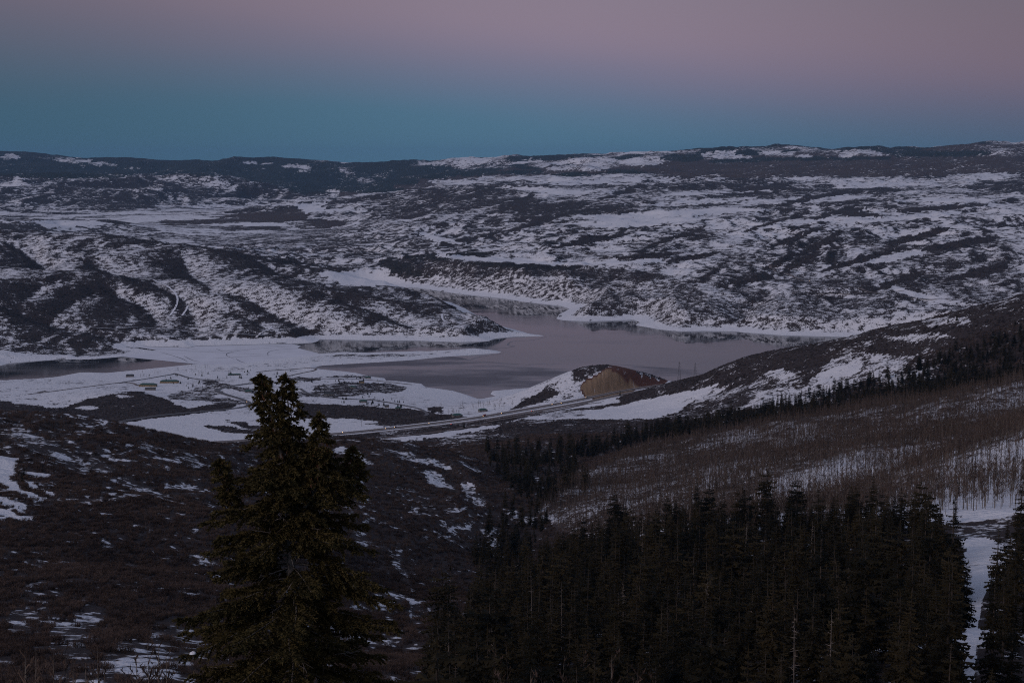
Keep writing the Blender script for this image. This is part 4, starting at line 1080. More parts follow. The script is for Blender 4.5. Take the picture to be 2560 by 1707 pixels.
# the tallest conifers, standing clear of the canopy
for px_, top_, Y_, v_, lb in [(1490,1285,760,1,'tall conifer above the canopy at the left end of the forest edge'),(1560,1300,700,2,'broad conifer in the forest edge left of centre'),(1622,1278,760,0,'pointed conifer at the forest edge below the brown aspens'),(1742,1290,640,5,'ragged wide conifer at the middle of the forest edge'),(1800,1252,780,2,'broad full conifer at the centre of the forest edge'),(1885,1262,740,1,'tall conifer before the snowy aspen slope'),(1950,1290,640,0,'conical conifer beside the tall dead trees'),(2030,1268,700,5,'flat-topped ragged conifer right of the snowy aspens'),(2145,1262,660,2,'thick conifer left of the tallest treetop'),(2225,1258,640,0,'pointed conifer beside the tallest treetop'),(2305,1200,640,5,'tallest ragged conifer at the right part of the forest'),(2390,1236,700,4,'slim dark conifer rising over the snow clearing'),(2420,1395,430,1,'conifer leaning over the left side of the snow clearing'),(2490,1410,330,0,'big dark conifer in front of the snow clearing at lower right'),(2525,1432,360,2,'second big conifer behind the one in front of the clearing'),(2556,1185,600,1,'very tall conifer cut by the right edge of the picture'),(2520,1290,640,4,'slender conifer at the back of the snow clearing'),(1205,1470,520,1,'conifer at the left end of the forest beside the gully'),(1110,1530,480,0,'conifer low on the left fringe of the forest'),(1150,1600,330,2,'dark conifer at the bottom left fringe of the forest'),(1310,1600,280,0,'small-topped conifer at the bottom of the forest'),(1870,1612,240,2,'reddish conifer top at the bottom right of centre'),(1640,1635,240,0,'conifer top at the bottom edge below the forest middle'),(1220,1560,300,4,'thin conifer top with pale stem at bottom left of the forest')]:
    x_, y_, z_ = at(px_, top_, Y_); g_ = float(ground(x_, y_)); hh = z_ - g_
    hh = min(max(hh, 8.0), 40.0); k_ = hh / CON[v_][3]
    e_ = tree_thing('conifer', CON[v_], x_, y_, g_ - 0.3, (min(k_, 1.5) ** 0.85, min(k_, 1.5) ** 0.85, k_), px_ * 0.37, lb, 'conifer', 'tallest conifers of the forest')
# dead standing trees among the conifers
for n_, (px_, py_, Y_, lb) in enumerate([(1605,1290,640,'bare grey snag standing above the lower right conifers'),(1710,1290,700,'pale dead treetop at the upper edge of the dark forest'),(1865,1300,620,'broken pale snag in the upper middle of the dark forest'),(2030,1300,520,'tall twin-stemmed dead tree right of the forest centre'),(2055,1310,530,'leaning dead stem beside the tall twin-stemmed one'),(1765,1440,420,'crooked pale snag in the middle of the dark forest'),(1560,1450,420,'spiky dead treetop left of the forest centre'),(1405,1450,480,'pale dead spruce near the left edge of the dark forest'),(1230,1560,360,'weathered dead top at the lower left of the forest'),(1990,1510,300,'many-branched grey snag at lower right'),(2080,1520,310,'thin dead tree beside the many-branched snag'),(1330,1420,560,'bare snag rising near the gully edge'),(1120,1570,330,'dead stem at the bottom left of the forest'),(1880,1470,430,'dead slim pole deep in the dark forest')]):
    x_, y_, z_ = at(px_, py_, Y_)
    g_ = float(ground(x_, y_)); hh = max(8.0, z_ - g_)
    link('dead_tree', SNAG[n_ % 3], label=lb, cat='dead tree', group='dead standing trees in the forest', loc=(x_, y_, g_ - 0.2), rotz=n_ * 1.7, scale=(min(1.1, hh / 16), min(1.1, hh / 16), hh / 16))
# aspens
x, y = sow(210000, 720, 2450); px, py = bearing(x, y, ground(x, y))
n90 = fbm(x / 95, y / 150, 310, 3)
v = sample(VEG, x, y)
k = in_poly(px, py, ASPEN_PX) & ~in_poly(px, py, [(2390,1335),(2600,1335),(2600,1500),(2390,1500)]) & seen(x, y, 10) & (rng.random(len(x)) < np.clip(0.50 + 0.8 * v + 0.7 * n90, 0.25, 1))
x, y = x[k], y[k]; k = thin_out(x, y, 3.3); x, y = x[k], y[k]
ah = rng.uniform(0.8, 1.6, len(x)); av = rng.integers(0, 4, len(x)); ar = rng.uniform(0, 6.28, len(x)); ag = ground(x, y) - 0.2
print('aspens', len(x), 'conifers', len(X))
od = np.argsort(-ah / y)
apx, apy = bearing(x, y, ag)
AQX = np.quantile(apx[od[:260]], np.linspace(.1, .9, 9)); AQY = np.quantile(apy[od[:260]], (.25, .5, .75))
for i in od[:260]:
    a_, b_ = place_words(apx[i], apy[i], AQX, AQY, ('leftmost', 'far left', 'left', 'left of middle', 'just left of middle', 'just right of middle', 'right of middle', 'right', 'far right', 'rightmost'), ('highest', 'upper', 'lower', 'lowest'))
    tree_thing('aspen', ASPN[av[i]], x[i], y[i], ag[i], ah[i], ar[i], f"{('short', 'tall')[int(ah[i] * ASPN[av[i]][3] > 12.2)]} bare aspen, {a_} on the {b_} snow slope behind the dark forest", 'aspen', 'bare aspens on the right-hand snow slopes', 'branches')
for q in range(4):
    k = od[260:]; k = k[av[k] == q]
    scatter('aspen_grove', proto('aspen_pattern', ASPN[q][2]), x[k], y[k], ag[k], ah[k], ar[k], label='brown leafless aspen grove on the right-hand slopes', cat='grove')
# thin bare trees whose tops stand along the bottom edge
n_ = 0
for px0, px1, cnt, lb in [(0, 470, 22, 'thin bare aspen at the bottom left below the snow patches'), (1180, 1780, 20, 'thin bare treetop at the bottom edge before the dark forest')]:
    for i in range(cnt):
        pxx = R_.uniform(px0, px1); Yy = R_.uniform(215, 300); x_ = (pxx - 1280) / FPX * Yy; g_ = float(ground(x_, Yy))
        top = at(pxx, R_.uniform(1600, 1690), Yy)[2]
        if top - g_ < 4 or top - g_ > 24: continue
        q = ASPN[n_ % 4]; n_ += 1
        tree_thing('aspen', q, x_, Yy, g_ - 0.2, (top - g_) / q[3], R_.uniform(0, 6), lb + ', ' + ('far left', 'left', 'middle', 'right', 'far right')[min(4, int((pxx - px0) / (px1 - px0) * 5))] + ' of its row', 'aspen', 'bare trees along the bottom edge', 'branches')
print('edge trees', n_)

# ------------------------------------------------------------------ the big spruce in the foreground
M['spruce_needle'] = leafy('spruce_needles', (0.024, 0.021, 0.010), (0.12, 0.094, 0.036), 2.2)
M['spruce_bark'] = flat_mat('spruce_bark', (0.13, 0.115, 0.105), 0.9, 0.4, 6.0, bump=0.4)
M['cone'] = flat_mat('spruce_cones', (0.105, 0.048, 0.026), 0.8, 0.3, 3.0)
def big_spruce():
    r = random.Random(21)
    Ys = 45.0
    g0 = float(ground((715 - 1280) / FPX * Ys, Ys))
    base = np.array(((722 - 1280) / FPX * Ys, Ys, g0 - 0.3))
    tipA = np.array(at(652, 938, Ys)) - base; tipB = np.array(at(714, 938, Ys + 0.25)) - base
    tipC = np.array(at(797, 1034, Ys - 0.45)) - base; tipD = np.array(at(548, 1150, Ys + 0.3)) - base
    tipE = np.array(at(885, 1118, Ys + 0.5)) - base
    H = tipA[2]
    root = link('spruce_tree', None, label='large dark spruce with several leaders standing in the foreground', cat='spruce', loc=tuple(base))
    wood = TB(); cones = TB()
    def stem(pts, r0, r1):
        P_ = [np.array(p) for p in spline(pts, 5)]
        for i in range(len(P_) - 1):
            wood.stick(P_[i], P_[i + 1], r0 + (r1 - r0) * i / (len(P_) - 1), r0 + (r1 - r0) * (i + 1) / (len(P_) - 1), 7)
        return P_
    fork = np.array((-0.12, 0.0, H - 3.6))
    sA = stem([(0, 0, 0), (0.05, 0, H * 0.35), (-0.05, 0, H * 0.62), fork, (tipA + fork) / 2 + (0.08, 0, 0), tipA], 0.24, 0.012)
    sB = stem([fork + (0, 0, -0.4), (fork + tipB) / 2 + (0.10, 0.05, -0.3), tipB], 0.06, 0.010)
    low = np.array((0.02, 0, tipC[2] - 3.3))
    sC = stem([low, (low + tipC) / 2 + (0.32, -0.1, -0.35), tipC], 0.07, 0.010)
    low2 = np.array((-0.02, 0, tipD[2] - 1.9))
    sD = stem([low2, (low2 + tipD) / 2 + (-0.55, 0.05, -0.45), tipD], 0.06, 0.010)
    low3 = np.array((0.05, 0, tipE[2] - 1.9))
    sE = stem([low3, (low3 + tipE) / 2 + (0.6, 0.05, -0.45), tipE], 0.05, 0.010)
    TU = []
    def tuft(p, d, L): TU.append((p[0], p[1], p[2], d[0], d[1], d[2], L))
    def grow_needles(per=8):                       # six flat needle sprays round every twig point
        g = np.random.default_rng(5)
        A = np.repeat(np.array(TU), per, 0); n = len(A)
        d = A[:, 3:6] / (np.linalg.norm(A[:, 3:6], axis=1)[:, None] + 1e-9)
        q = d * 0.75 + g.normal(size=(n, 3)) * np.array((0.55, 0.55, 0.44)); q /= np.linalg.norm(q, axis=1)[:, None]
        p0 = A[:, :3] - d * 0.01; p1 = A[:, :3] + q * (A[:, 6] * g.uniform(0.8, 1.4, n))[:, None]
        u = np.cross(q, g.uniform(-1, 1, (n, 3))); u *= (0.0275 * g.uniform(0.7, 1.4, n) / (np.linalg.norm(u, axis=1) + 1e-9))[:, None]
        v = np.stack([p0 - u, p0 + u, p1], 1).reshape(-1, 3)
        return np_mesh('spruce_needles', v, np.arange(3 * n).reshape(-1, 3), M['spruce_needle'])
    def branch(p, az, L, pitch, sag, dens=1.0):
        d = np.array((math.cos(az), math.sin(az), 0.0)); n = np.array((-math.sin(az), math.cos(az), 0.0))
        k = max(3, int(L / 0.13)); pts = []
        wob = r.uniform(-.18, .18)
        for i in range(k + 1):
            f = i / k
            pts.append(p + d * L * f * (1 - 0.06 * f) + n * wob * L * f * f + np.array((0, 0, L * (pitch * f - sag * f * f * 1.2 + sag * 0.55 * f ** 4))))
        for i in range(k):
            w0 = 0.008 + 0.012 * L * (1 - i / k); w1 = 0.008 + 0.012 * L * (1 - (i + 1) / k)
            wood.stick(pts[i], pts[i + 1], w0, w1, 3)
        start = 0.16 if L > 0.9 else 0.05
        for i in range(1, k + 1):
            f = i / k
            if f < start: continue
            tl = (0.12 + 0.30 * L * (1 - f) + 0.08) * r.uniform(0.6, 1.25)
            tl = min(tl, 0.62)
            for s in (-1, 1):
                if r.random() > dens: continue
                a = r.uniform(0.55, 1.05)
                td = d * math.cos(a) + n * s * math.sin(a) + np.array((0, 0, r.uniform(-0.45, 0.12)))
                td /= np.linalg.norm(td)
                m = max(2, int(tl / 0.065))
                for j in range(1, m + 1):
                    q = pts[i] + td * tl * j / m + np.array((0, 0, -0.22 * tl * (j / m) ** 2))
                    tuft(q, td, r.uniform(0.065, 0.105))
            tuft(pts[i], pts[i] - pts[i - 1], 0.085)
        for e in range(3): tuft(pts[-1], pts[-1] - pts[-2] + np.array((0, 0, 0.02)), 0.10)
        return pts
    def clothe(stem_pts, depth, spread, step, lmax, top_gap=0.03, side=None, dens=1.0):
        tip = stem_pts[-1]
        zmin = tip[2] - depth; zc = tip[2] - top_gap
        zs_ = np.array([p[2] for p in stem_pts]); xs_ = np.array([p[0] for p in stem_pts]); ys_ = np.array([p[1] for p in stem_pts])
        o = np.argsort(zs_); zs_, xs_, ys_ = zs_[o], xs_[o], ys_[o]
        az = r.uniform(0, 6.28)
        for j in range(3): tuft(tip - np.array((0, 0, 0.05 * j)), np.array((0, 0, 1.0)), 0.10)
        while zc > zmin:
            dd = tip[2] - zc
            p = np.array((np.interp(zc, zs_, xs_), np.interp(zc, zs_, ys_), zc))
            az += 2.4 + r.uniform(-.5, .5)
            tier = 0.5 + 0.5 * math.sin(zc * 5.2 + 1.3 * math.sin(zc * 1.9) + 0.8 * math.cos(az))
            L = min(lmax, 0.07 + spread * dd ** 1.0 * (0.75 if dd < 1.6 else 1.0)) * r.uniform(0.5, 1.12) * (0.62 + 0.45 * tier)
            if side is not None and math.cos(az - side) < -0.25: L *= 0.55
            if r.random() > 0.10 + 0.22 * (1 - tier) * (dd > 0.8):
                branch(p, az, L, r.uniform(0.05, 0.5) * max(0.15, 1 - dd / 2.5), r.uniform(0.10, 0.42) * min(1.0, 0.3 + dd / 3), dens)
            if dd < 2.6 and r.random() < 0.7:           # hanging cones near the tops
                for c in range(r.choice((1, 2, 3))):
                    a2 = r.uniform(0, 6.28); q = p + np.array((math.cos(a2), math.sin(a2), 0)) * r.uniform(0.08, 0.5 * L + 0.1) + np.array((0, 0, -0.02))
                    cones.stick(q, q + np.array((0.01, 0, -0.09)), 0.022, 0.010, 5)
            zc -= step * (1 + dd * 0.045) * r.uniform(0.7, 1.3)
    clothe(sA, 10.5, 0.48, 0.037, 3.6)
    clothe(sB, 3.6, 0.44, 0.042, 1.05)
    clothe(sC, 3.8, 0.46, 0.045, 1.5, side=0.0)
    clothe(sD, 2.4, 0.5, 0.055, 1.2, side=math.pi)
    clothe(sE, 2.4, 0.5, 0.055, 1.2, side=0.0)
    clothe(sA, H - 1.5, 0.46, 0.22, 3.4, top_gap=10.5, dens=0.7)
    # heavy lower limbs reaching out of the outline
    for px_, py_ in [(498,1290),(510,1375),(550,1420),(460,1560),(470,1660),(927,1300),(915,1245),(930,1380),(1020,1480),(960,1590),(990,1680),(560,1230),(900,1200),(880,1165)]:
        tp = np.array(at(px_, py_, Ys + r.uniform(-.8, .8))) - base
        z0 = tp[2] + r.uniform(0.1, 0.5); p = np.array((np.interp(z0, [0, H * 0.62, H - 3.6], [0, -0.05, -0.12]), 0, z0))
        L = float(np.hypot(tp[0] - p[0], tp[1])); az = math.atan2(tp[1], tp[0] - p[0])
        branch(p, az, L, 0.02, 0.18 + (z0 - tp[2]) / L * 0.8)
        branch(p + np.array((0, 0, 0.15)), az + r.uniform(-.25, .25), L * 0.85, 0.05, 0.2)
    link('trunk', wood.mesh('spruce_wood', [M['spruce_bark']]), parent=root)
    o = link('needles', grow_needles(), parent=root); o['kind'] = 'stuff'
    o = link('cones', cones.mesh('spruce_cones', [M['cone']]), parent=root); o['kind'] = 'stuff'
    print('spruce tris', len(wood.f), 8 * len(TU), len(cones.f))
    # dead twigs that catch the light
    for k in range(26):
        t = TB(); zz = r.uniform(H - 8.5, H - 2.2); az = r.uniform(math.pi, 2 * math.pi)
        dd = H - zz; L = r.uniform(0.35, 0.75) * (0.10 + 0.40 * dd * 0.8)
        p = np.array((r.uniform(-.15, .15), -0.1, zz)); q = p + np.array((math.cos(az) * L, math.sin(az) * L, r.uniform(-.35, .25) * L))
        t.stick(p, q, 0.022, 0.010, 4)
        for j in range(5):
            f = r.uniform(0.4, 1); m = p + (q - p) * f
            e = m + np.array((r.uniform(-.4, .4), r.uniform(-.4, .1), r.uniform(-.45, .3))) * 0.55 * L
            t.stick(m, e, 0.010, 0.004, 3)
        link('dead_branch', t.mesh('dead_branch', [M['deadwood']]), parent=root)
    # lumps of snow left on the boughs
    for px_, py_, s_ in [(482,1632,0.10)]:
        c = np.array(at(px_, py_, Ys - 1.6)) - base; t = TB(); rings = []
        for a in range(4):
            ph = a / 3 * math.pi / 2
            rings.append([tuple(c + np.array((math.cos(b * math.pi / 4) * math.cos(ph) * s_ * r.uniform(.75, 1.25), math.sin(b * math.pi / 4) * math.cos(ph) * s_ * 0.8, math.sin(ph) * s_ * 0.75 * r.uniform(.8, 1.1) - 0.02))) for b in range(8)])
        for a in range(3):
            for b in range(8):
                b2 = (b + 1) % 8; t.tri(rings[a][b], rings[a][b2], rings[a + 1][b2]); t.tri(rings[a][b], rings[a + 1][b2], rings[a + 1][b])
        link('snow_lump', t.mesh('snow_lump', [M['snow']], True), parent=root)
big_spruce()

# ------------------------------------------------------------------ the lakeside park: buildings, young trees
M['wall_tan'] = flat_mat('tan_siding', (0.22, 0.165, 0.095), 0.8, 0.15, 0.4)
M['wall_grey'] = flat_mat('grey_siding', (0.16, 0.15, 0.15), 0.8, 0.2, 0.4)
M['roof_green'] = flat_mat('green_roof', (0.035, 0.085, 0.075), 0.6, 0.25, 0.3)
M['roof_dark'] = flat_mat('dark_roof', (0.045, 0.05, 0.055), 0.7, 0.25, 0.3)
M['pane'] = flat_mat('window_glass', (0.02, 0.025, 0.03), 0.1, 0.1, 0.5)
M['door'] = flat_mat('door', (0.09, 0.06, 0.045), 0.7, 0.1, 0.5)
def box(t, c, s, m=0):
    x, y, z = c; a, b, h = s[0] / 2, s[1] / 2, s[2] / 2
    v = [(x + i * a, y + j * b, z + k * h) for k in (-1, 1) for j in (-1, 1) for i in (-1, 1)]
    for q in ((0, 1, 3, 2), (4, 6, 7, 5), (0, 4, 5, 1), (2, 3, 7, 6), (0, 2, 6, 4), (1, 5, 7, 3)):
        q = q[::-1]
        t.tri(v[q[0]], v[q[1]], v[q[2]], m); t.tri(v[q[0]], v[q[2]], v[q[3]], m)
def building(px, py, L, W, Hh, rot, wall, roof, label, hip=0.0, pitch=0.45, flat=False):
    x, y, z = hit(px, py, 2600, 6000)
    e = link('park_building', None, label=label, cat='building', group='buildings in the lakeside park', loc=(x, y, z - 0.3), rotz=rot)
    t = TB(); box(t, (0, 0, Hh / 2), (L, W, Hh)); link('wall', t.mesh('wall', [wall]), parent=e)
    t = TB(); o = 0.7; rh = (W / 2 + o) * pitch; a, b = L / 2 + o, W / 2 + o; hx = a - hip * b
    if flat:
        box(t, (0, 0, Hh + 0.3), (L + 1.4, W + 1.4, 0.6))
    else:
        c = [(-a, -b, Hh), (a, -b, Hh), (a, b, Hh), (-a, b, Hh)]; r0, r1 = (-hx, 0, Hh + rh), (hx, 0, Hh + rh)
        t.tri(c[0], c[1], r1); t.tri(c[0], r1, r0); t.tri(c[2], c[3], r0); t.tri(c[2], r0, r1); t.tri(c[1], c[2], r1); t.tri(c[3], c[0], r0)
        t.tri(c[0], c[2], c[1]); t.tri(c[0], c[3], c[2])
    link('roof', t.mesh('roof', [roof]), parent=e)
    n = max(2, int(L / 6))
    for i in range(n):
        wx = -L / 2 + (i + 0.5) * L / n
        t = TB()
        if i == n // 2:
            box(t, (wx, -W / 2 - 0.02, 1.1), (1.4, 0.12, 2.2)); link('door', t.mesh('door', [M['door']]), parent=e)
        else:
            box(t, (wx, -W / 2 - 0.02, Hh * 0.55), (1.8, 0.12, 1.3)); link('window', t.mesh('window', [M['pane']]), parent=e)
    return e
G, D = M['roof_green'], M['roof_dark']; T_, Q_ = M['wall_tan'], M['wall_grey']
for a in [
 (370,966,44,16,5.5,-0.05,T_,G,'long tan park building with green roof nearest the dark knoll'),
 (424,957,48,14,5.0,0.08,T_,G,'long tan park building with snowy green roof left of the road bend'),
 (325,942,20,14,4.5,0.1,Q_,D,'dark-roofed lodge near the left pool of open water'),
 (376,975,26,9,4.5,0.15,Q_,D,'dark shed below the long tan buildings'),
 (620,981,16,13,4,0.2,Q_,G,'green-roofed pavilion left of the spruce top'),
 (586,938,36,9,2.6,0.25,Q_,G,'long low green-roofed shelter by the ice'),
 (920,946,15,12,4,0.0,Q_,G,'green-roofed hut closest to the shore point'),
 (904,957,14,10,4.5,0.1,T_,D,'small tan cottage with dark roof near the shore point'),
 (882,970,18,12,4,-0.2,Q_,G,'green-roofed cabin among young trees'),
 (823,988,24,15,4.5,0.0,Q_,D,'wide dark-roofed hall on the park loop road'),
 (908,1006,18,12,4.5,0.05,Q_,G,'green-roofed house beside the lower loop road'),
 (995,1023,12,9,4,0.1,Q_,G,'tiny green-roofed hut near the road hairpin'),
 (967,1018,10,8,4,0.1,Q_,D,'tiny dark-roofed hut left of the hairpin hut'),
 (1143,1042,20,12,5,0.35,Q_,G,'green-roofed house just behind the highway'),
 (1207,1029,18,11,5,0.35,Q_,G,'green-roofed house in bare trees behind the highway'),
 (670,966,18,12,4,0.1,Q_,G,'green-roofed building behind the spruce top')]:
    building(*a, hip=0.9 if a[7] is G else 0.2)
def park_spot(x, y, poly):
    px, py = bearing(x, y, float(ground(x, y))); xs_ = [p[0] for p in poly]; ys_ = [p[1] for p in poly]
    return ('nearest', 'middle', 'farthest')[2 - min(2, int((py - min(ys_)) / (max(ys_) - min(ys_)) * 3))] + ' row, ' + ('far left', 'left', 'centre', 'right', 'far right')[min(4, max(0, int((px - min(xs_)) / (max(xs_) - min(xs_)) * 5)))]
def park_trees(poly, n, kind, lb, grp, hmin, hmax):
    x, y = sow(n * 500, 3050, 4600); px, py = bearing(x, y, ground(x, y))
    k = in_poly(px, py, poly) & (sample(GSD, x, y) > 25); x, y = x[k], y[k]
    k = clear_of_roads(x, y, 3); x, y = x[k][:n * 3], y[k][:n * 3]
    clus = fbm(x / 60, y / 60, 401, 2); o = np.argsort(-clus + 0.25 * rng.random(len(x)))[:n]
    for i in o:
        v = R_.choice(CON if kind == 'conifer' else ASPN); h = R_.uniform(hmin, hmax)
        o_ = link('young_conifer' if kind == 'conifer' else 'bare_tree', v[2], label=lb + ', ' + park_spot(x[i], y[i], poly), cat='tree', group=grp, loc=(x[i], y[i], float(ground(x[i], y[i])) - 0.2), rotz=R_.uniform(0, 6), scale=(h / v[3] * 2.0, h / v[3] * 2.0, h / v[3] * 1.2))
park_trees([(390,945),(470,930),(600,925),(760,925),(780,950),(740,985),(640,992),(560,965),(470,975)], 70, 'conifer', 'small park conifer left of the spruce top', 'young conifers in the park', 4, 8)
park_trees([(770,945),(900,945),(960,965),(950,990),(1040,1015),(1000,1030),(860,1010),(780,985)], 75, 'conifer', 'small park conifer right of the spruce top', 'young conifers in the park', 4, 8)
park_trees([(330,925),(500,912),(560,930),(450,950),(350,950)], 40, 'bare', 'small bare tree by the left pool', 'bare trees in the park', 6, 10)
park_trees([(880,940),(980,955),(960,985),(900,995),(860,970)], 26, 'bare', 'small bare tree near the shore point', 'bare trees in the park', 6, 11)
park_trees([(1090,1020),(1270,1005),(1290,1020),(1120,1042)], 28, 'bare', 'bare tree between highway and shore flat', 'bare trees behind the highway', 9, 15)

# ------------------------------------------------------------------ power line
M['steel'] = flat_mat('dull_steel', (0.10, 0.10, 0.105), 0.6, 0.15, 0.3, metallic=0.4)
M['pole_wood'] = flat_mat('pole_wood', (0.07, 0.055, 0.045), 0.9, 0.2, 0.5)
def pylon(x, y, z, h, label):
    e = link('power_pylon', None, label=label, cat='pylon', group='power pylons on the ridge', loc=(x, y, z - 0.3))
    b = h * 0.075; corners = [(-b, -b), (b, -b), (b, b), (-b, b)]
    for c in corners:
        t = TB(); t.stick((c[0], c[1], 0), (c[0] * 0.15, c[1] * 0.15, h), 0.22, 0.14, 4); link('leg', t.mesh('pylon_leg', [M['steel']]), parent=e)
    t = TB(); n = 8
    for i in range(n):
        f0, f1 = i / n, (i + 1) / n; k0, k1 = 1 - 0.85 * f0, 1 - 0.85 * f1
        for j in range(4):
            p, q = corners[j], corners[(j + 1) % 4]
            t.stick((p[0] * k0, p[1] * k0, h * f0), (q[0] * k1, q[1] * k1, h * f1), 0.09, 0.09, 3); t.stick((q[0] * k0, q[1] * k0, h * f0), (p[0] * k1, p[1] * k1, h * f1), 0.09, 0.09, 3)
    link('bracing', t.mesh('bracing', [M['steel']]), parent=e)
    for f, w in ((0.62, 4.2), (0.77, 3.6), (0.92, 3.0)):
        t = TB(); t.stick((-w, 0, h * f), (w, 0, h * f), 0.16, 0.16, 4); t.stick((-w, 0, h * f), (0, 0, h * (f + 0.05)), 0.1, 0.1, 3); t.stick((w, 0, h * f), (0, 0, h * (f + 0.05)), 0.1, 0.1, 3)
        a = link('cross_arm', t.mesh('cross_arm', [M['steel']]), parent=e)
        for s in (-1, 1):
            t = TB(); t.stick((s * w, 0, h * f), (s * w, 0, h * f - 1.3), 0.12, 0.12, 5); link('insulator', t.mesh('insulator', [M['steel']]), parent=a)
for px_, py_, top_, lb in [(1698,946,904,'tallest lattice power pylon at the lake end of the ridge'),(1738,925,906,'single power pylon up the ridge beyond the tallest one')]:
    x_, y_, z_ = hit(px_, py_, 2500, 4200); zt = at(px_, top_, y_)[2]; pylon(x_, y_, z_, max(14, zt - z_), lb)
def utility_pole(x, y, z, h, label, rot=0.6):
    e = link('utility_pole', None, label=label, cat='pole', group='wooden utility poles', loc=(x, y, z - 0.3), rotz=rot)
    t = TB(); t.stick((0, 0, 0), (0, 0, h), 0.24, 0.16, 6); link('shaft', t.mesh('shaft', [M['pole_wood']]), parent=e)
    t = TB(); t.stick((-1.6, 0, h - 0.9), (1.6, 0, h - 0.9), 0.12, 0.12, 4); link('cross_arm', t.mesh('pole_arm', [M['pole_wood']]), parent=e)
for px_, py_, h_, lb in [(1688,945,15,'left-hand short pole of the pair next to the tallest pylon'),(1693,944,14,'right-hand short pole of the pair next to the tallest pylon'),(413,1096,14,'utility pole in the snow field above the left hillside'),(825,1068,12,'utility pole in the snow behind the spruce side top'),(904,1066,12,'utility pole left of the highway embankment'),(1156,1016,13,'utility pole on the shore flat above the highway'),(1190,1020,12,'utility pole among the bare trees by the highway')]:
    utility_pole(*hit(px_, py_, 2300, 5000), h_, lb)

# ------------------------------------------------------------------ traffic with lights on
def lamp_mat(name, c, s):
    m, nt, b = new_mat(name); b.inputs['Base Color'].default_value = (*c, 1); b.inputs['Emission Color'].default_value = (*c, 1); b.inputs['Emission Strength'].default_value = s
    try: m.cycles.emission_sampling = 'NONE'
    except Exception: pass
    return m
M['headlight'] = lamp_mat('headlight', (1.0, 0.60, 0.25), 9.0)
M['taillight'] = lamp_mat('taillight', (1.0, 0.12, 0.05), 4.0)
M['tyre'] = flat_mat('tyre', (0.02, 0.02, 0.02), 0.9, 0.1, 2.0)
M['glass'] = flat_mat('car_glass', (0.02, 0.024, 0.03), 0.08, 0.1, 1.0)
PAINT = {n: flat_mat('paint_' + n, c, 0.35, 0.06, 0.5, spec=0.5) for n, c in (('white', (.6, .6, .6)), ('silver', (.3, .31, .32)), ('dark', (.03, .033, .04)), ('red', (.25, .03, .025)), ('blue', (.04, .07, .16)))}
def car(x, y, z, rot, paint, label, truck=False, away=False):
    L, W, Hh = (7.5, 2.3, 3.0) if truck else (4.6, 1.85, 1.5)
    e = link('truck' if truck else 'car', None, label=label, cat='truck' if truck else 'car', group='traffic with lights on', loc=(x, y, z), rotz=rot)
    prof = [(-L/2, .35), (-L/2, .85), (-L*.43, .95), (-L*.30, Hh), (L*.10, Hh), (L*.25, .98), (L/2 - .1, .85), (L/2, .6), (L/2, .35)] if not truck else [(-L/2, .45), (-L/2, Hh), (L*.12, Hh), (L*.13, 2.3), (L*.33, 2.3), (L*.40, 1.4), (L/2, 1.25), (L/2, .45)]
    t = TB(); n = len(prof)
    Lf = [(a, W/2 * (0.88 if b > 1.2 and not truck else 1), b) for a, b in prof]; Rt = [(a, -c, b) for a, c, b in Lf]
    for i in range(n):
        j = (i + 1) % n; t.tri(Lf[i], Rt[i], Rt[j]); t.tri(Lf[i], Rt[j], Lf[j])
    for i in range(1, n - 1): t.tri(Lf[0], Lf[i], Lf[i + 1]); t.tri(Rt[0], Rt[i + 1], Rt[i])
    body = link('body', t.mesh('car_body', [paint]), parent=e)
    t = TB(); k = W/2 * 0.9
    xa, xb, za, zb = (L*.11, L*.25, Hh - .06, 1.03) if not truck else (L*.335, L*.40, 2.2, 1.5)
    t.tri((xa + .03, k, za), (xb + .03, k, zb), (xb + .03, -k, zb)); t.tri((xa + .03, k, za), (xb + .03, -k, zb), (xa + .03, -k, za)); link('windscreen', t.mesh('windscreen', [M['glass']]), parent=e)
    for sx in (-.31, .31):
        for sy in (-1, 1):
            t = TB(); t.stick((sx * L, sy * (W/2 - .22), .34), (sx * L, sy * (W/2 + .02), .34), .34, .34, 10)
            for i in range(8): t.tri((sx * L, sy * (W/2 + .02), .34), *[(sx * L + .34 * math.cos(a), sy * (W/2 + .02), .34 + .34 * math.sin(a)) for a in (i * math.pi / 4, (i + 1) * math.pi / 4)])
            link('wheel', t.mesh('wheel', [M['tyre']]), parent=e)
    for sx, nm, mt in ((1, 'headlight', M['headlight']), (-1, 'taillight', M['taillight'])):
        for sy in (-1, 1):
            t = TB(); box(t, (sx * (L/2 + .02), sy * (W/2 - .3), .72 if not truck else .95), (.08, .42, .26)); link(nm, t.mesh(nm, [mt]), parent=e)
HW = np.array([p[:2] for p in HWY])
def hwy_spot(px, lane):
    line = offset(HWY, lane); pp = bearing(line[:, 0], line[:, 1], np.full(len(line), 92.0))[0]
    i = int(np.clip(np.searchsorted(pp, px), 1, len(line) - 1)); f = (px - pp[i - 1]) / (pp[i] - pp[i - 1] + 1e-9)
    p = line[i - 1] + (line[i] - line[i - 1]) * f; d = line[i] - line[i - 1]
    return p[0], p[1], float(hwy_z(np.array([p[0]]), np.array([p[1]]))[0]) + 0.26, math.atan2(d[1], d[0])
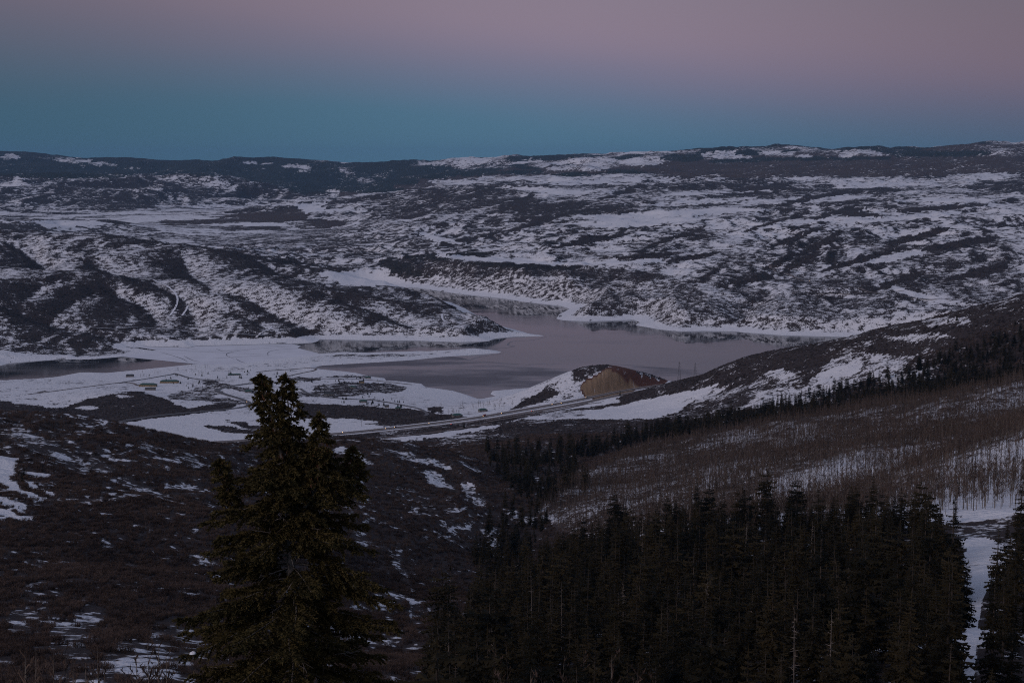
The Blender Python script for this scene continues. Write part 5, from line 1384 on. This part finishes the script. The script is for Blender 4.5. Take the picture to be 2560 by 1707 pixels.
for px_, lane, away, pn, trk, lb in [
 (859,19,0,'white',0,'white car with headlights on nearest the spruce side top'),(966,14,0,'silver',0,'silver car with headlights leading the pair left of centre'),(989,20,0,'dark',0,'dark car with headlights following the silver one'),(1075,19,0,'white',0,'white car with headlights midway along the highway'),
 (1211,19,0,'red',1,'red box truck with lights below the green-roofed houses'),(1255,15,0,'silver',0,'silver car close behind the red truck'),(1382,19,0,'white',0,'white car with headlights left of the tan cut hill'),(1405,14,0,'dark',0,'dark car with headlights just right of the white one below the cut hill'),(1467,19,0,'silver',1,'pale truck passing in front of the tan cut hill'),
 (1130,-18,1,'blue',0,'blue car driving away on the near carriageway, left one'),(1330,-14,1,'dark',0,'dark car driving away on the near carriageway, right one')]:
    x_, y_, z_, a_ = hwy_spot(px_, lane); car(x_, y_, z_, a_ + (0 if away else math.pi), PAINT[pn], lb, bool(trk))
x_, y_, z_ = hit(619, 1005, 2600, 6000); car(x_, y_, z_ + 0.9, math.radians(-120), PAINT['white'], 'car with headlights on the park road bend left of the spruce')
x_, y_, z_ = hit(2023, 703, 4600, 12000); car(x_, y_, z_ + 0.9, math.radians(-70), PAINT['white'], 'far car with headlights on the country road beyond the lake')

# ------------------------------------------------------------------ air
def haze():
    m = bpy.data.materials.new('haze_air'); m.use_nodes = True; nt = m.node_tree; nt.nodes.clear()
    o = nt.nodes.new('ShaderNodeOutputMaterial'); v = nt.nodes.new('ShaderNodeVolumePrincipled')
    v.inputs['Color'].default_value = (0.30, 0.60, 1.0, 1); v.inputs['Density'].default_value = 1.0e-5; v.inputs['Anisotropy'].default_value = 0.0
    nt.links.new(v.outputs[0], o.inputs['Volume'])
    x0, x1, y0, y1, z0, z1 = -30000, 30000, -400, 62000, float(GZ.min()) - 3, float(GZ.max()) + 120
    t = TB(); box(t, ((x0 + x1) / 2, (y0 + y1) / 2, (z0 + z1) / 2), (x1 - x0, y1 - y0, z1 - z0))
    h = link('haze', t.mesh('haze', [m]), kind='stuff', label='thin blue evening haze filling the valley air', cat='haze')
    h.display_type = 'WIRE'
haze()
